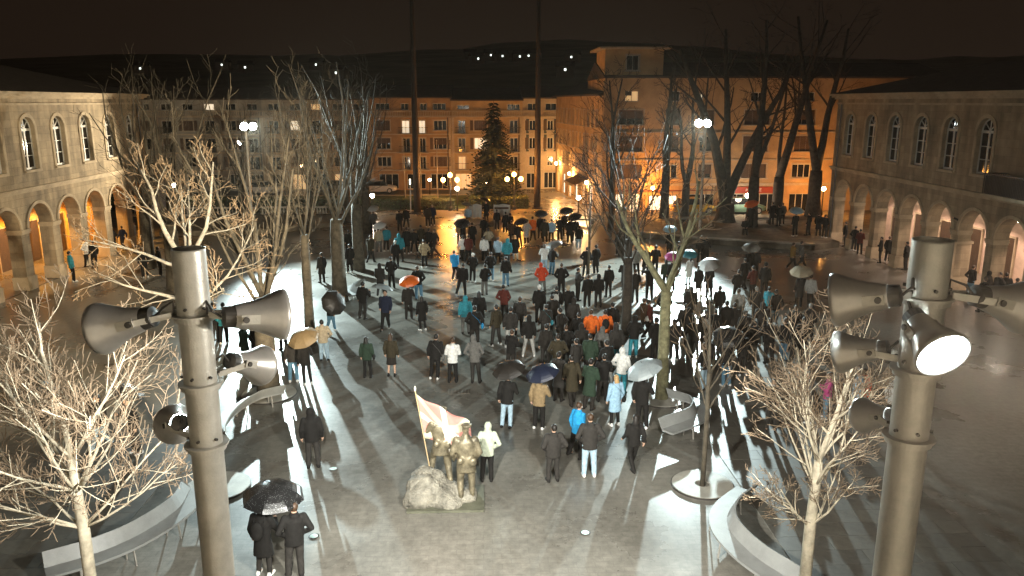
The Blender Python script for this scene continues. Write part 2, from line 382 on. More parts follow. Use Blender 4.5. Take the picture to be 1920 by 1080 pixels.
def town_hall(label, x, s, bays, y_near, y_far, plaster, win_bays, pitch):
    """s=+1: the building lies towards +x of its front plane x; front faces the square"""
    root = thing('arcaded_building', label, 'building', (0, 0, 0))
    zc = 10.35
    b = MB()
    arch_wall(b, x, s * 0.75, [(y, 1.22, 0.0, 3.38) for y in bays], y_near, y_far, 0.0, 5.45)
    arch_wall(b, x, s * 0.55, [(y, 0.68, 6.5, 8.68) for y in win_bays], y_near, y_far, 5.45, zc)
    for yy in (y_near, y_far):
        b.box(min(x, x + s * 14), max(x, x + s * 14), yy - .02 if yy == y_far else yy - .3, yy + .3 if yy == y_far else yy + .02, 0 if yy != y_far else 5.3, zc)
    # far end wall at street level has its own arch, as the arcade runs through
    if True:
        yy = y_far
        b.box(min(x, x + s * .8), max(x, x + s * .8), yy - .02, yy + .3, 0, 5.3)
        b.box(min(x + s * 4.2, x + s * 14), max(x + s * 4.2, x + s * 14), yy - .02, yy + .3, 0, 5.3)
    b.build('wall', STONE, root)
    # dark rooms behind the upper windows
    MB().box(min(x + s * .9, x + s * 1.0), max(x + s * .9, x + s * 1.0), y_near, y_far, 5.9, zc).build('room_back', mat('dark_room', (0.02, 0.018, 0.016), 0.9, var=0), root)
    # arcade walk: back wall, ceiling, floor
    MB().box(min(x + s * 4.2, x + s * 4.5), max(x + s * 4.2, x + s * 4.5), y_near, y_far, 0, 5.3).build('arcade_back_wall', plaster, root)
    MB().box(min(x + s * .76, x + s * 4.2), max(x + s * .76, x + s * 4.2), y_near, y_far, 4.95, 5.25).build('arcade_ceiling', plaster, root)
    MB().box(min(x + s * .1, x + s * 4.2), max(x + s * .1, x + s * 4.2), y_near, y_far, -0.1, 0.03).build('arcade_floor', STREET, root)
    for y in bays:
        d = MB().box(min(x + s * 4.14, x + s * 4.2), max(x + s * 4.14, x + s * 4.2), y - .62, y + .62, 0.03, 2.65).build('door', mat('dark_oak', (0.06, 0.035, 0.02), 0.5, var=.3, scale=5), root)
        MB().box(min(x + s * 4.09, x + s * 4.2), max(x + s * 4.09, x + s * 4.2), y - .72, y - .62, 0.03, 2.75).box(min(x + s * 4.09, x + s * 4.2), max(x + s * 4.09, x + s * 4.2), y + .62, y + .72, 0.03, 2.75).box(min(x + s * 4.09, x + s * 4.2), max(x + s * 4.09, x + s * 4.2), y - .62, y + .62, 2.65, 2.75).build('door_frame', STONE_TRIM, d)
    for y in bays:
        r = MB(); arch_ring(r, x, y, 1.225, 3.38, 0.17, -s * 0.07, 3.38); r.build('arch_moulding', STONE_TRIM, root)
    # pier imposts and plinths
    edges = [y_near] + sorted(bays) + [y_far]
    sb = sorted(bays)
    piers = [(y_near, sb[0] - 1.22)] + [(a + 1.22, c - 1.22) for a, c in zip(sb, sb[1:])] + [(sb[-1] + 1.22, y_far)]
    for a, c in piers:
        p = MB().box(min(x - s * .09, x + s * .78), max(x - s * .09, x + s * .78), a - .06, c + .06, 3.2, 3.36)
        p.box(min(x - s * .05, x + s * .76), max(x - s * .05, x + s * .76), a - .03, c + .03, 3.1, 3.2); p.build('impost', STONE_TRIM, root)
        MB().box(min(x - s * .08, x + s * .8), max(x - s * .08, x + s * .8), a - .05, c + .05, 0, .75).build('plinth', STONE_TRIM, root)
    sc_ = MB()
    for (pr, z0, z1) in ((.10, 5.38, 5.47), (.18, 5.47, 5.58), (.06, 5.30, 5.38)):
        sc_.box(min(x - s * pr, x + s * .1), max(x - s * pr, x + s * .1), y_near - .02, y_far + .32 + pr, z0, z1)
    sc_.build('string_course', STONE_TRIM, root)
    co = MB()
    for (pr, z0, z1) in ((.08, 10.0, 10.12), (.20, 10.35, 10.47), (.36, 10.47, 10.60), (.50, 10.60, 10.72)):
        co.box(min(x - s * pr, x + s * 14), max(x - s * pr, x + s * 14), y_near - pr, y_far + .3 + pr, z0, z1) if z0 > 10.2 else co.box(min(x - s * pr, x + s * .1), max(x - s * pr, x + s * .1), y_near, y_far + .36, z0, z1)
    co.build('cornice', STONE_TRIM, root)
    xr = x - s * .45; xb = x + s * 14
    rf = MB().add([(xr, y_near - .4, 10.73), (xr, y_far + .7, 10.73), (xb, y_far + .7, 10.73), (xb, y_near - .4, 10.73), (x + s * 6.6, y_near + 6, 12.6), (x + s * 6.6, y_far - 6, 12.6)],
        [(0, 1, 5, 4), (1, 2, 5), (2, 3, 4, 5), (3, 0, 4), (0, 3, 2, 1)])
    rf.build('roof', ROOF, root)
    for y in win_bays:
        w = arched_window(root, x, s, y, 0.68, 6.5, 8.68)
        MB().box(min(x - s * .10, x + s * .22), max(x - s * .10, x + s * .22), y - .82, y + .82, 6.36, 6.5).build('sill', STONE_TRIM, w)
        r = MB(); arch_ring(r, x, y, 0.685, 8.68, 0.20, -s * 0.05, 6.5); r.build('surround', STONE_TRIM, w)
    # rain pipe near the far corner
    MB().tube([(x - s * .09, y_far - .5, 0.1), (x - s * .09, y_far - .5, 10.0)], .06, 8).build('rain_pipe', mat('zinc_pipe', (.12, .11, .10), .5, .6), root)
    return root

LB = [32.45, 35.75, 39.05, 42.3, 45.55, 48.8, 52.1, 55.4, 58.7]
left_hall = town_hall('sandstone arcaded building whose walk glows orange behind its arches', -25.0, -1, LB, 30.5, 60.6, PLASTER_O, LB, 3.3)
RBAY = [31.1, 34.2, 37.25, 40.3, 43.4, 46.4, 49.45, 52.55, 55.6]
right_hall = town_hall('sandstone arcaded building with iron balcony and pale pinkish lit walk', 26.0, 1, RBAY, 28.5, 57.5, PLASTER_P, [34.2, 40.3, 43.4, 46.4, 49.45, 52.55, 55.6], 3.06)
# iron balcony on the right hall
bal = MB().box(24.75, 26.05, 34.2, 38.2, 5.62, 5.78)
blc = bal.build('balcony', STONE_TRIM, right_hall)
rl = MB().box(24.78, 24.84, 34.2, 38.2, 6.72, 6.78).box(24.78, 26, 34.2, 34.26, 6.72, 6.78).box(24.78, 26, 38.14, 38.2, 6.72, 6.78)
for k in range(34): rl.box(24.8, 24.825, 34.25 + k * .117, 34.275 + k * .117, 5.78, 6.73)
for k in range(10): rl.box(24.85 + k * .117, 24.875 + k * .117, 38.16, 38.18, 5.78, 6.73)
rl.build('railing', IRON, blc)
MB().box(24.85, 24.87, 34.3, 38.1, 5.79, 6.66).box(24.9, 26, 38.10, 38.12, 5.79, 6.66).build('screen', mat('black_canvas', (.02, .018, .016), .9, var=.2), blc)

# lanterns inside the arcades, each with its own light
def glow(name, col, strength):
    return mat(name, (0.8, 0.8, 0.8), 0.5, var=0, emit=col, estr=strength)
GL_ORANGE = glow('sodium_glass', (1.0, 0.42, 0.08), 55)
GL_WARM = glow('warm_lamp_glass', (1.0, 0.66, 0.34), 55)
GL_WHITE = glow('white_lamp_glass', (1.0, 0.86, 0.68), 60)
GL_COOL = glow('floodlight_glass', (0.86, 1.0, 1.0), 120)
def point(name, loc, power, col, r=0.1):
    l = bpy.data.lights.new(name, 'POINT'); l.energy = power; l.color = col; l.shadow_soft_size = r
    o = bpy.data.objects.new(name, l); C.objects.link(o); o.location = loc; return o
def pendant(x, y, z, glass, power, col, label):
    t = thing('hanging_lantern', label, 'lantern', (x, y, z), 0, 'lanterns hanging in the arcades')
    MB().tube([(0, 0, .18), (0, 0, 4.95 - z)], .012, 5).build('rod', IRON, t)
    MB().lathe([(.02, .2), (.17, .14), (.2, .08)], n=12).build('shade', IRON, t)
    MB().lathe([(.09, -.12), (.13, -.04), (.12, .06)], n=10).build('glass', glass, t, True)
    spot('lantern_light', (x, y, z - .16), (x, y, 0), power, col, 132, .1, .35)
for y in (48.8, 52.1, 55.4, 58.7):
    pendant(-27.6, y, 4.1, GL_ORANGE, 1300, (1.0, .46, .09), 'small lantern hanging in the orange glowing arcade walk')
pendant(-27.6, 42.3, 4.1, GL_ORANGE, 45, (1.0, .45, .1), 'dimmer lantern in the unlit end of the orange arcade walk')
for y in (34.2, 37.25, 40.3, 43.4, 46.4, 49.45, 52.55, 55.6):
    pendant(28.4, y, 4.1, GL_WHITE, 480, (1.0, .72, .55), 'small lantern hanging in the pale pinkish arcade walk')
# ================================================================ THE HOUSES BEHIND THE SQUARE
def facade_mat(name, col): return mat(name, col, 0.9, var=0.22, scale=0.7, bump=0.25, bscale=8)
SHUTTER = mat('brown_roller_shutter', (0.09, 0.055, 0.035), 0.7, var=0.2, scale=3)
TRIM = mat('pale_window_surround', (0.46, 0.38, 0.28), 0.8, var=0.12)
LIT = [glow('lit_window_warm', (1.0, .55, .2), .55), glow('lit_window_white', (1.0, .8, .55), .9)]
SHOPLIT = glow('lit_shop_window', (1.0, .84, .62), 1.6)

def grid_wall(b, x0, x1, z0, z1, ops, t=0.3):
    us = sorted({x0, x1, *[o[0] for o in ops], *[o[1] for o in ops]}); zs = sorted({z0, z1, *[o[2] for o in ops], *[o[3] for o in ops]})
    us = [u for u in us if x0 <= u <= x1]; zs = [z for z in zs if z0 <= z <= z1]
    for a, c in zip(us, us[1:]):
        for d, e in zip(zs, zs[1:]):
            m, n = (a + c) / 2, (d + e) / 2
            if any(o[0] < m < o[1] and o[2] < n < o[3] for o in ops): continue
            b.add([(a, 0, d), (c, 0, d), (c, 0, e), (a, 0, e)], [(0, 1, 2, 3)])
    for (a, c, d, e) in ops:
        b.add([(a, 0, d), (c, 0, d), (c, 0, e), (a, 0, e), (a, t, d), (c, t, d), (c, t, e), (a, t, e)],
              [(0, 4, 5, 1), (1, 5, 6, 2), (2, 6, 7, 3), (3, 7, 4, 0)])

def window(root, a, c, d, e, kind, surround=True):
    """window set back in its opening: surround, frame, panes; kind: dark, lit, shutter, half (half-lowered shutter), shop"""
    f = MB(); w = 0.06
    f.box(a, a + w, .14, .2, d, e).box(c - w, c, .14, .2, d, e).box(a + w, c - w, .14, .2, d, d + w).box(a + w, c - w, .14, .2, e - w, e)
    n = 2 if (c - a) < 1.5 else 3
    if kind == 'shop': n = max(2, int((c - a) / 1.3))
    for k in range(1, n):
        u = a + (c - a) * k / n; f.box(u - .03, u + .03, .145, .195, d + w, e - w)
    o = f.build('window', WHITE_WOOD if kind != 'shop' else IRON, root)
    g = {'lit': rnd.choice(LIT), 'shop': SHOPLIT}.get(kind, GLASS)
    for k in range(n):
        u0 = a + (c - a) * k / n + .03; u1 = a + (c - a) * (k + 1) / n - .03
        MB().add([(u0, .17, d + w), (u1, .17, d + w), (u1, .17, e - w), (u0, .17, e - w)], [(0, 1, 2, 3)]).build('pane', g, o)
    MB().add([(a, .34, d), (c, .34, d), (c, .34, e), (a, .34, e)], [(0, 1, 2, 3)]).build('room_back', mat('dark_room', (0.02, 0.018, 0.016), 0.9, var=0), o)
    if kind in ('shutter', 'half'):
        zb = d if kind == 'shutter' else d + (e - d) * rnd.uniform(.3, .6)
        s = MB(); z = zb
        while z < e - .02: s.box(a + .02, c - .02, .09, .115, z, min(z + .075, e)); z += .085
        s.build('roller_shutter', SHUTTER, o)
    if surround:
        s = MB().box(a - .12, c + .12, -.035, .0, e, e + .12).box(a - .1, a, -.03, 0, d, e).box(c, c + .1, -.03, 0, d, e)
        s.build('surround', TRIM, o)
        MB().box(a - .16, c + .16, -.12, .02, d - .1, d).build('sill', TRIM, o)
    return o

def balcony(root, a, c, z, dep=.6, h=.75, solid=None):
    s = MB().box(a, c, -dep, 0, z - .12, z).build('balcony', TRIM, root)
    r = MB().box(a, c, -dep, -dep + .04, z + h - .04, z + h).box(a, a + .04, -dep + .04, 0, z + h - .04, z + h).box(c - .04, c, -dep + .04, 0, z + h - .04, z + h)
    k = a + .05
    while k < c - .05: r.box(k, k + .02, -dep + .01, -dep + .03, z, z + h - .04); k += .12
    r.build('railing', IRON, s)

def house(name, label, x0, x1, y, z1, wm, cols, rows, extra=None, rz=0.0, depth=12, eave=.5, shop=None, roof=True, top=None):
    """cols: (centre, width, kinds per row, balcony?)"""
    root = thing(name, label, 'building', (x0, y, 0), rz)
    W = x1 - x0; ops = []; wins = []
    for (c, w, kinds, bal) in cols:
        for (r0, r1), k in zip(rows, kinds):
            if k == '-': continue
            z0 = r0 - .35 if bal else r0
            o = (c - x0 - w / 2, c - x0 + w / 2, z0, r1); ops.append(o); wins.append((o, {'d': 'dark', 'l': 'lit', 's': 'shutter', 'h': 'half'}[k], bal))
    sh = []
    for (a, c, d, e, k) in (shop or []):
        o = (a - x0, c - x0, d, e); ops.append(o); sh.append((o, k))
    b = MB(); grid_wall(b, 0, W, 0, z1, ops)
    b.add([(0, 0, 0), (0, depth, 0), (0, depth, z1), (0, 0, z1)], [(0, 1, 2, 3)]); b.add([(W, 0, 0), (W, depth, 0), (W, depth, z1), (W, 0, z1)], [(0, 1, 2, 3)])
    b.add([(0, depth, 0), (W, depth, 0), (W, depth, z1), (0, depth, z1)], [(0, 1, 2, 3)])
    b.build('wall', wm, root)
    if rows[0][0] == 6.9:
        for zb in (2.28, 4.32, 6.42): MB().box(0, W, -.09, -.002, zb, zb + .12).build('floor_band', TRIM, root)
        for u in (.02, W - .3): MB().box(u, u + .28, -.07, -.003, 0, 8.35).build('corner_pilaster', TRIM, root)
        MB().tube([(W - .42, -.08, .1), (W - .42, -.08, 8.4)], .05, 6).build('rain_pipe', IRON, root)
    for o, k, bal in wins:
        if rows[0][0] == 6.9 and not bal and o[1] - o[0] < 1.55 and rnd.random() < .75:
            for a in (o[0] - .46, o[1] + .12):
                sh_ = MB().box(a, a + .34, -.06, -.02, o[2], o[3])
                for q in range(7): sh_.box(a + .03, a + .31, -.075, -.06, o[2] + .06 + q * .15, o[2] + .14 + q * .15)
                sh_.build('shutter', SHUTTER, root)
        window(root, *o, k)
        if bal: balcony(root, o[0] - .35, o[1] + .35, o[2])
    for o, k in sh: window(root, *o, k, surround=False)
    if roof:
        MB().box(-.1, W + .1, -eave, depth, z1, z1 + .14).build('eave', mat('dark_eave', (.07, .05, .04), .8), root)
        MB().add([(-.1, -eave, z1 + .14), (W + .1, -eave, z1 + .14), (W + .1, depth, z1 + .14), (-.1, depth, z1 + .14), (-.1, depth * .5, z1 + 1.6), (W + .1, depth * .5, z1 + 1.6)],
             [(0, 1, 5, 4), (2, 3, 4, 5), (1, 2, 5), (3, 0, 4)]).build('roof', ROOF, root)
    return root

ROWS = [(6.9, 8.05), (4.75, 6.05), (2.75, 3.9)]
def gallery(root, W, z, n, lit=()):
    """set-back top storey with a balustrade in front"""
    bl = MB().box(0, W, -.25, -.17, z + .55, z + .66).box(0, W, -.25, -.17, z, z + .1)
    k = .1
    while k < W - .1: bl.box(k, k + .07, -.24, -.18, z + .1, z + .55); k += .2
    bl.build('balustrade', TRIM, root)
    MB().box(0, W, -.3, 0, z - .1, z).build('cornice', TRIM, root)
# row facing the square across the garden
h = house('apartment_house', 'ochre house with top floor balustrade and four window bays', -12.8, -3.3, 94, 10.55, facade_mat('ochre_plaster', (.36, .23, .12)),
    [(-11.2, 1.6, 'shd', 0), (-8.6, .9, 'ldd', 1), (-6.7, .75, 'ldd', 1), (-4.6, 1.5, 'dhs', 0)], ROWS,
    shop=[(-11.9, -9.6, .1, 1.9, 'dark'), (-8.6, -6.4, .1, 1.9, 'dark'), (-5.8, -3.8, .1, 1.9, 'dark'), (-12.0, -10.4, 9.25, 10.0, 'dark'), (-9.1, -8.2, 9.2, 10.0, 'dark'), (-6.9, -6.1, 9.2, 10.0, 'dark'), (-5.4, -3.9, 9.25, 10.0, 'dark')])
gallery(h, 9.5, 8.5, 4)
h = house('apartment_house', 'narrow cream house with iron balconies behind the spruce tree', -3.28, 5.0, 94, 10.25, facade_mat('cream_plaster', (.42, .30, .17)),
    [(-2.1, .85, 'ddl', 1), (.1, 1.5, 'sls', 0), (4.0, .95, 'ddd', 1)], ROWS,
    shop=[(-2.9, -1.0, .1, 1.9, 'lit'), (-.4, 1.6, .1, 1.9, 'dark'), (2.4, 4.4, .1, 1.9, 'dark'), (-2.6, -1.2, 9.3, 9.8, 'dark'), (3.2, 4.7, 9.2, 9.9, 'dark')])
gallery(h, 8.28, 8.5, 4)
h = house('apartment_house', 'pale house with dark panels and white rimmed windows at street end', 5.02, 9.6, 94.4, 10.5, facade_mat('pale_plaster', (.47, .40, .31)),
    [(6.2, .8, 'ddd', 0), (8.3, .7, 'ddd', 0)], ROWS, shop=[(5.5, 7.2, .1, 1.9, 'dark'), (7.6, 9.2, .1, 2.0, 'dark'), (5.6, 6.8, 9.2, 10.0, 'dark'), (7.7, 9.0, 9.2, 10.0, 'dark')])
gallery(h, 4.58, 8.5, 2)
for c in (6.2, 8.3):
    MB().box(c - 5.02 - .75, c - 5.02 - .42, -.04, -.005, 4.4, 8.2).box(c - 5.02 + .42, c - 5.02 + .75, -.04, -.005, 4.4, 8.2).build('dark_panel', mat('slate_green_panel', (.035, .05, .05), .5), h)
# cooler lit blocks behind the plane trees
GREY1 = facade_mat('grey_plaster', (.33, .31, .27)); GREY2 = facade_mat('stone_grey_plaster', (.40, .37, .31))
def cols(x0, x1, n, w, kinds, bal): 
    return [(x0 + (x1 - x0) * (k + .5) / n, w, kinds[k % len(kinds)], bal and k % 2 == 0) for k in range(n)]
for (x0, x1, lb, wm, kk, n, sh) in (
    (-25.0, -12.82, 'grey house with lit red doorway behind the plane trees', GREY2, ('dsd', 'lds', 'ddd', 'hsd'), 5, 'lit'),
    (-37.2, -25.02, 'grey house with small shuttered windows beside the long plane row', GREY1, ('dhd', 'sdd', 'dds'), 5, 'dark'),
    (-52.0, -37.22, 'grey house at the end of the row behind the sandstone arcade', GREY2, ('ddh', 'sdd'), 6, 'dark')):
    s = [(x0 + .6 + k * (x1 - x0) / n, x0 + .6 + k * (x1 - x0) / n + 1.5, .1, 1.9, sh if k in (1, 3) else 'dark') for k in range(n)]
    s += [(x0 + .7 + k * (x1 - x0) / n, x0 + .7 + k * (x1 - x0) / n + 1.2, 9.2, 9.95, 'lit' if k == 2 else 'dark') for k in range(n)]
    h = house('apartment_house', lb, x0, x1, 94 + .15 * (x0 < -30), 10.35, wm, cols(x0, x1, n, 1.15, kk, True), ROWS, shop=s)
    gallery(h, x1 - x0, 8.5, n)

# the corner house with its tower
OCH = facade_mat('warm_ochre_render', (.50, .34, .18))
TR = [(8.15, 9.45), (5.78, 7.17), (3.4, 4.65)]
tw = house('corner_tower_house', 'tall corner house with square tower, flat tower roof and lit shops', 11.03, 42.0, 71.5, 12.2, OCH,
    [(13.5, 2.2, 'hss', 0), (17.3, 1.2, 'ssd', 0), (20.4, 1.2, 'sdh', 0), (24.9, 2.3, 'sss', 0), (29.3, 1.7, 'hsd', 0), (33.5, 1.6, 'sdd', 0), (37.5, 1.6, 'dsd', 0)], TR,
    shop=[(11.9, 13.1, .15, 2.0, 'shop'), (13.6, 14.6, .15, 2.0, 'lit'), (15.4, 18.0, .45, 1.85, 'shop'), (18.9, 21.4, .15, 1.95, 'dark'), (22.2, 24.2, .15, 1.95, 'dark'), (24.9, 27.2, .15, 1.95, 'dark'), (28.4, 30.3, .15, 1.95, 'dark'),
          (12.9, 14.1, 10.2, 11.1, 'lit'), (17.0, 17.8, 10.2, 11.1, 'dark'), (19.3, 19.9, 10.3, 10.9, 'lit'), (24.2, 25.6, 10.2, 11.0, 'dark'), (29.0, 30.0, 10.2, 11.0, 'dark')], depth=11)
b = MB(); grid_wall(b, 0, 5.15, 12.2, 14.5, [(1.9, 3.0, 12.7, 14.0)])
b.add([(0, 0, 12.2), (0, 5.2, 12.2), (0, 5.2, 14.5), (0, 0, 14.5)], [(0, 1, 2, 3)]).add([(5.15, 0, 12.2), (5.15, 5.2, 12.2), (5.15, 5.2, 14.5), (5.15, 0, 14.5)], [(0, 1, 2, 3)]).add([(0, 5.2, 12.2), (5.15, 5.2, 12.2), (5.15, 5.2, 14.5), (0, 5.2, 14.5)], [(0, 1, 2, 3)])
tower = b.build('tower', OCH, tw); tower.location = (0, -.05, .14)
window(tower, 1.9, 3.0, 12.7, 14.0, 'dark')
MB().box(-.55, 5.7, -.6, 5.7, 14.5, 14.68).build('tower_roof', TRIM, tower)
MB().box(-.04, .9, -.12, -.0, 0, 12.15).build('corner_pilaster', OCH, tw)
fz = MB().box(-.1, 30.97, -.16, -.002, 2.72, 2.95).box(-.1, 30.97, -.10, -.002, 7.45, 7.55).box(-.1, 30.97, -.10, -.002, 5.0, 5.1)
fz.build('floor_band', TRIM, tw)
for (a, c) in ((3.7, 4.1), (7.15, 7.7), (10.6, 11.0), (13.4, 13.7), (16.4, 17.1), (19.6, 21.5)):
    MB().box(a, c, -.14, -.003, 0, 2.7).build('shop_pier', OCH, tw)
# red shop fascia with its lettering
fas = MB().box(10.9, 16.3, -.26, -.17, 2.05, 2.62).build('fascia', mat('red_fascia', (.42, .05, .02), .5, var=.1), tw)
def lettering(txt, size, m, parent, loc, rot, ext=.006):
    cu = bpy.data.curves.new('lettering', 'FONT'); cu.body = txt; cu.size = size; cu.extrude = ext; cu.align_x = 'CENTER'
    tmp = bpy.data.objects.new('lettering', cu); C.objects.link(tmp)
    me = bpy.data.meshes.new_from_object(tmp.evaluated_get(bpy.context.evaluated_depsgraph_get()))
    bpy.data.objects.remove(tmp); me.materials.clear(); me.materials.append(m)
    return link('lettering', me, parent, loc, rot)
lettering('MAPFRE', .42, mat('white_letters', (.75, .72, .66), .5, var=0), fas, (13.9, -.268, 2.2), (R(90), 0, 0))
MB().box(-.05, 10.4, -.5, -.16, 2.3, 2.36).build('shop_canopy', mat('canopy_red', (.25, .06, .03), .6), tw)
# side wing along the street, turned a little
import math as _m
sl = _m.atan2(-2.1, 22.5)
sw = house('street_wing', 'long ochre street front with paired narrow windows and lit arched shops', 0, 22.6, 94.05, 10.7, facade_mat('street_ochre', (.50, .33, .17)),
    [(1.2 + 1.72 * k, .55, ('ddd', 'sdd', 'dds')[k % 3], 0) for k in range(12)], [(7.9, 9.4), (5.6, 7.1), (3.6, 4.8)],
    shop=[(1.0 + 3.3 * k, 2.6 + 3.3 * k, .1, 2.3, 'lit' if k % 2 == 0 else 'shop') for k in range(6)], rz=_m.atan2(71.6 - 94.05, 11.0 - 8.95), depth=6)
sw.location = (8.95, 94.05, 0)
aw = thing('shop_awning', 'brown sloping awning over the side street shop', 'awning', (10.35, 78.6, 0), R(-85))
MB().add([(-2.6, 0, 3.0), (2.6, 0, 3.0), (2.6, -1.5, 2.35), (-2.6, -1.5, 2.35), (-2.6, 0, 2.97), (2.6, 0, 2.97), (2.6, -1.5, 2.32), (-2.6, -1.5, 2.32)], [(0, 3, 2, 1), (4, 5, 6, 7), (0, 4, 7, 3), (1, 2, 6, 5), (0, 1, 5, 4)]).build('canvas', mat('brown_canvas', (.16, .09, .05), .8), aw)
MB().box(-2.6, 2.6, -1.53, -1.505, 2.1, 2.36).build('valance', mat('pale_valance', (.4, .3, .2), .8), aw)
for u in (-2.5, 2.5): MB().tube([(u, 0, 2.2), (u, -1.45, 2.33)], .02, 5).build('arm', IRON, aw)

# lit houses far up the hill
HW = mat('hill_house_wall', (.35, .3, .25), .9)
hl = [(-1.5, 500), (-6, 560), (14, 520), (7.5, 540), (25, 505), (31, 510), (35, 520), (-97.7, 500), (-135, 480), (-160, 520), (-190, 470), (-68, 400), (40, 380), (55, 480)]
for i, (x, y) in enumerate(hl):
    t = thing('hillside_house', 'tiny lit house far up the dark wooded hill', 'house', (x, y, hill_z(x, y) - .5), rnd.uniform(-.5, .5), 'lit houses on the hill')
    MB().box(-4, 4, -3, 3, 0, 5).build('wall', HW, t)
    MB().add([(-4.4, -3.4, 5), (4.4, -3.4, 5), (4.4, 3.4, 5), (-4.4, 3.4, 5), (-4.4, 0, 7.4), (4.4, 0, 7.4)], [(0, 1, 5, 4), (2, 3, 4, 5), (1, 2, 5), (3, 0, 4), (0, 3, 2, 1)]).build('roof', ROOF, t)
    MB().box(-.5, .4, -3.06, -3.01, 3.0, 4.0).build('window', glow('hill_window', (.9, 1, .9), 3.0), t)
# ================================================================ TREES
BARK_PALE = mat('pale_young_bark', (.44, .38, .28), .8, var=.3, scale=9, bump=.4, bscale=40)
BARK_PLANE = mat('mottled_plane_bark', (.085, .07, .048), .85, var=.55, scale=3.5, bump=.6, bscale=18)
BARK_DARK = mat('dark_bark', (.05, .04, .03), .9, var=.4, scale=4, bump=.5, bscale=18)
TWIG = mat('brown_twig', (.15, .105, .065), .85, var=.25, scale=6)

def wander(p, d, L, r0, r1, segs, rg, bend, up):
    pts = [p.copy()]; rad = [r0]; d = d.normalized()
    for k in range(segs):
        d = (d + Vector((rg.gauss(0, bend), rg.gauss(0, bend), rg.gauss(0, bend) + up))).normalized()
        p = p + d * (L / segs); pts.append(p.copy()); rad.append(r0 + (r1 - r0) * (k + 1) / segs)
    return pts, rad, d
def side(d, ang, rg, az=None):
    d = d.normalized(); u = d.orthogonal().normalized(); w = d.cross(u); a = rg.uniform(0, 2 * math.pi) if az is None else az
    return (d * math.cos(ang) + (u * math.cos(a) + w * math.sin(a)) * math.sin(ang)).normalized()
def branch(mb, tw, p, d, L, r, lev, rg, P):
    segs = max(3, int(5 - lev * .4)); rend = max(r * P.get('taper', .35), P.get('rmin', .004))
    pts, rad, de = wander(p, d, L, r, rend, segs, rg, P['bend'], P['up'])
    (mb if lev < P['twlev'] else tw).tube(pts, rad, 6 if lev == 0 else 5 if lev < P['twlev'] else 3, cap=lev == 0)
    if lev >= P['levels']: return
    n = P['n'][lev]
    for k in range(n):
        t = P['t0'][lev] + (1 - P['t0'][lev]) * (k + rg.uniform(.2, .8)) / n
        i = min(int(t * segs), segs - 1); q = pts[i].lerp(pts[i + 1], t * segs - i)
        rr = (rad[i] + (rad[i + 1] - rad[i]) * (t * segs - i))
        ax = (pts[i + 1] - pts[i]).normalized()
        branch(mb, tw, q, side(ax, R(rg.uniform(*P['ang'][lev])), rg), L * rg.uniform(*P['len'][lev]) * (1.15 - .5 * t), max(rr * P['rr'], P.get('rmin', .004)), lev + 1, rg, P)
def tree(name, label, x, y, trunk, P, seed, bark, twig, group=None, limbs=None, z=0.0):
    """trunk: list of (dx,dy,z,r); limbs: explicit (dx,dy,dz direction, length, radius, start index on the trunk)"""
    rg = random.Random(seed)
    t = thing(name, label, 'tree', (x, y, z), 0, group)
    tb = MB(); cb = MB(); tw = MB()
    pts = [Vector(q[:3]) for q in trunk]; rad = [q[3] for q in trunk]
    tb.tube(pts, rad, 12); 
    for (d, L, r, i) in limbs:
        branch(cb, tw, pts[i], Vector(d), L, r, 0, rg, P)
    tb.build('trunk', bark, t, True)
    c = cb.build('crown', bark, t, True)
    stuff(tw.build('twigs', twig, c))
    return t
YOUNG = dict(bend=.10, up=.07, levels=3, twlev=2, n=[7, 6, 4], t0=[.18, .2, .25], ang=[(28, 52), (28, 55), (25, 60)], len=[(.42, .62), (.4, .6), (.35, .6)], rr=.55, taper=.3, rmin=.0042)
# young pale tree beside the left floodlight pole (crown lit from the pole)
lim = [((-.05, .1, 1), 1.9, .05, 3)]
rg = random.Random(5)
for k, (az, el, L, i) in enumerate([(190, 30, 2.1, 1), (20, 40, 2.6, 1), (150, 45, 2.4, 2), (230, 35, 2.0, 2), (330, 42, 2.6, 2), (70, 40, 2.3, 2), (265, 55, 2.4, 2), (175, 62, 2.7, 2), (10, 60, 2.8, 2), (205, 18, 1.7, 1), (110, 35, 1.9, 1), (0, 28, 2.0, 1), (350, 50, 2.5, 3), (215, 48, 2.3, 3), (160, 25, 1.8, 1), (300, 35, 1.9, 2), (45, 52, 2.3, 3), (130, 55, 2.2, 3)]):
    lim.append(((math.cos(R(az)) * math.cos(R(el)), math.sin(R(az)) * math.cos(R(el)), math.sin(R(el))), L * (.85 if i == 1 else .72), .022 if i == 1 else .026, i))
tree('young_tree', 'young pale bare tree with a wide spreading crown', -5.55, 10.1, [(0, 0, -.1, .105), (.02, 0, 4.45, .078), (.0, .0, 5.0, .066), (-.01, 0, 5.5, .058)], YOUNG, 11, BARK_PALE, TWIG, None, lim)
lim = [((.03, .05, 1), 1.8, .046, 3), ((.24, .1, 1), 2.6, .045, 1)]
for k, (az, el, L, i) in enumerate([(190, 45, 1.5, 1), (25, 48, 1.7, 1), (150, 62, 2.2, 2), (200, 38, 1.3, 1), (340, 64, 2.3, 2), (80, 58, 1.9, 2), (255, 62, 1.9, 2), (170, 72, 2.6, 3), (30, 74, 2.6, 3), (300, 50, 1.4, 1), (185, 66, 2.2, 3), (5, 68, 2.2, 3)]):
    lim.append(((math.cos(R(az)) * math.cos(R(el)), math.sin(R(az)) * math.cos(R(el)), math.sin(R(el))), L * .72, .022, i))
tree('young_tree', 'young pale bare tree with a narrow upright crown', 4.66, 10.0, [(0, 0, -.1, .105), (.0, 0, 4.3, .08), (.02, .0, 4.9, .066), (.03, 0, 5.3, .058)], YOUNG, 23, BARK_PALE, TWIG, None, lim)

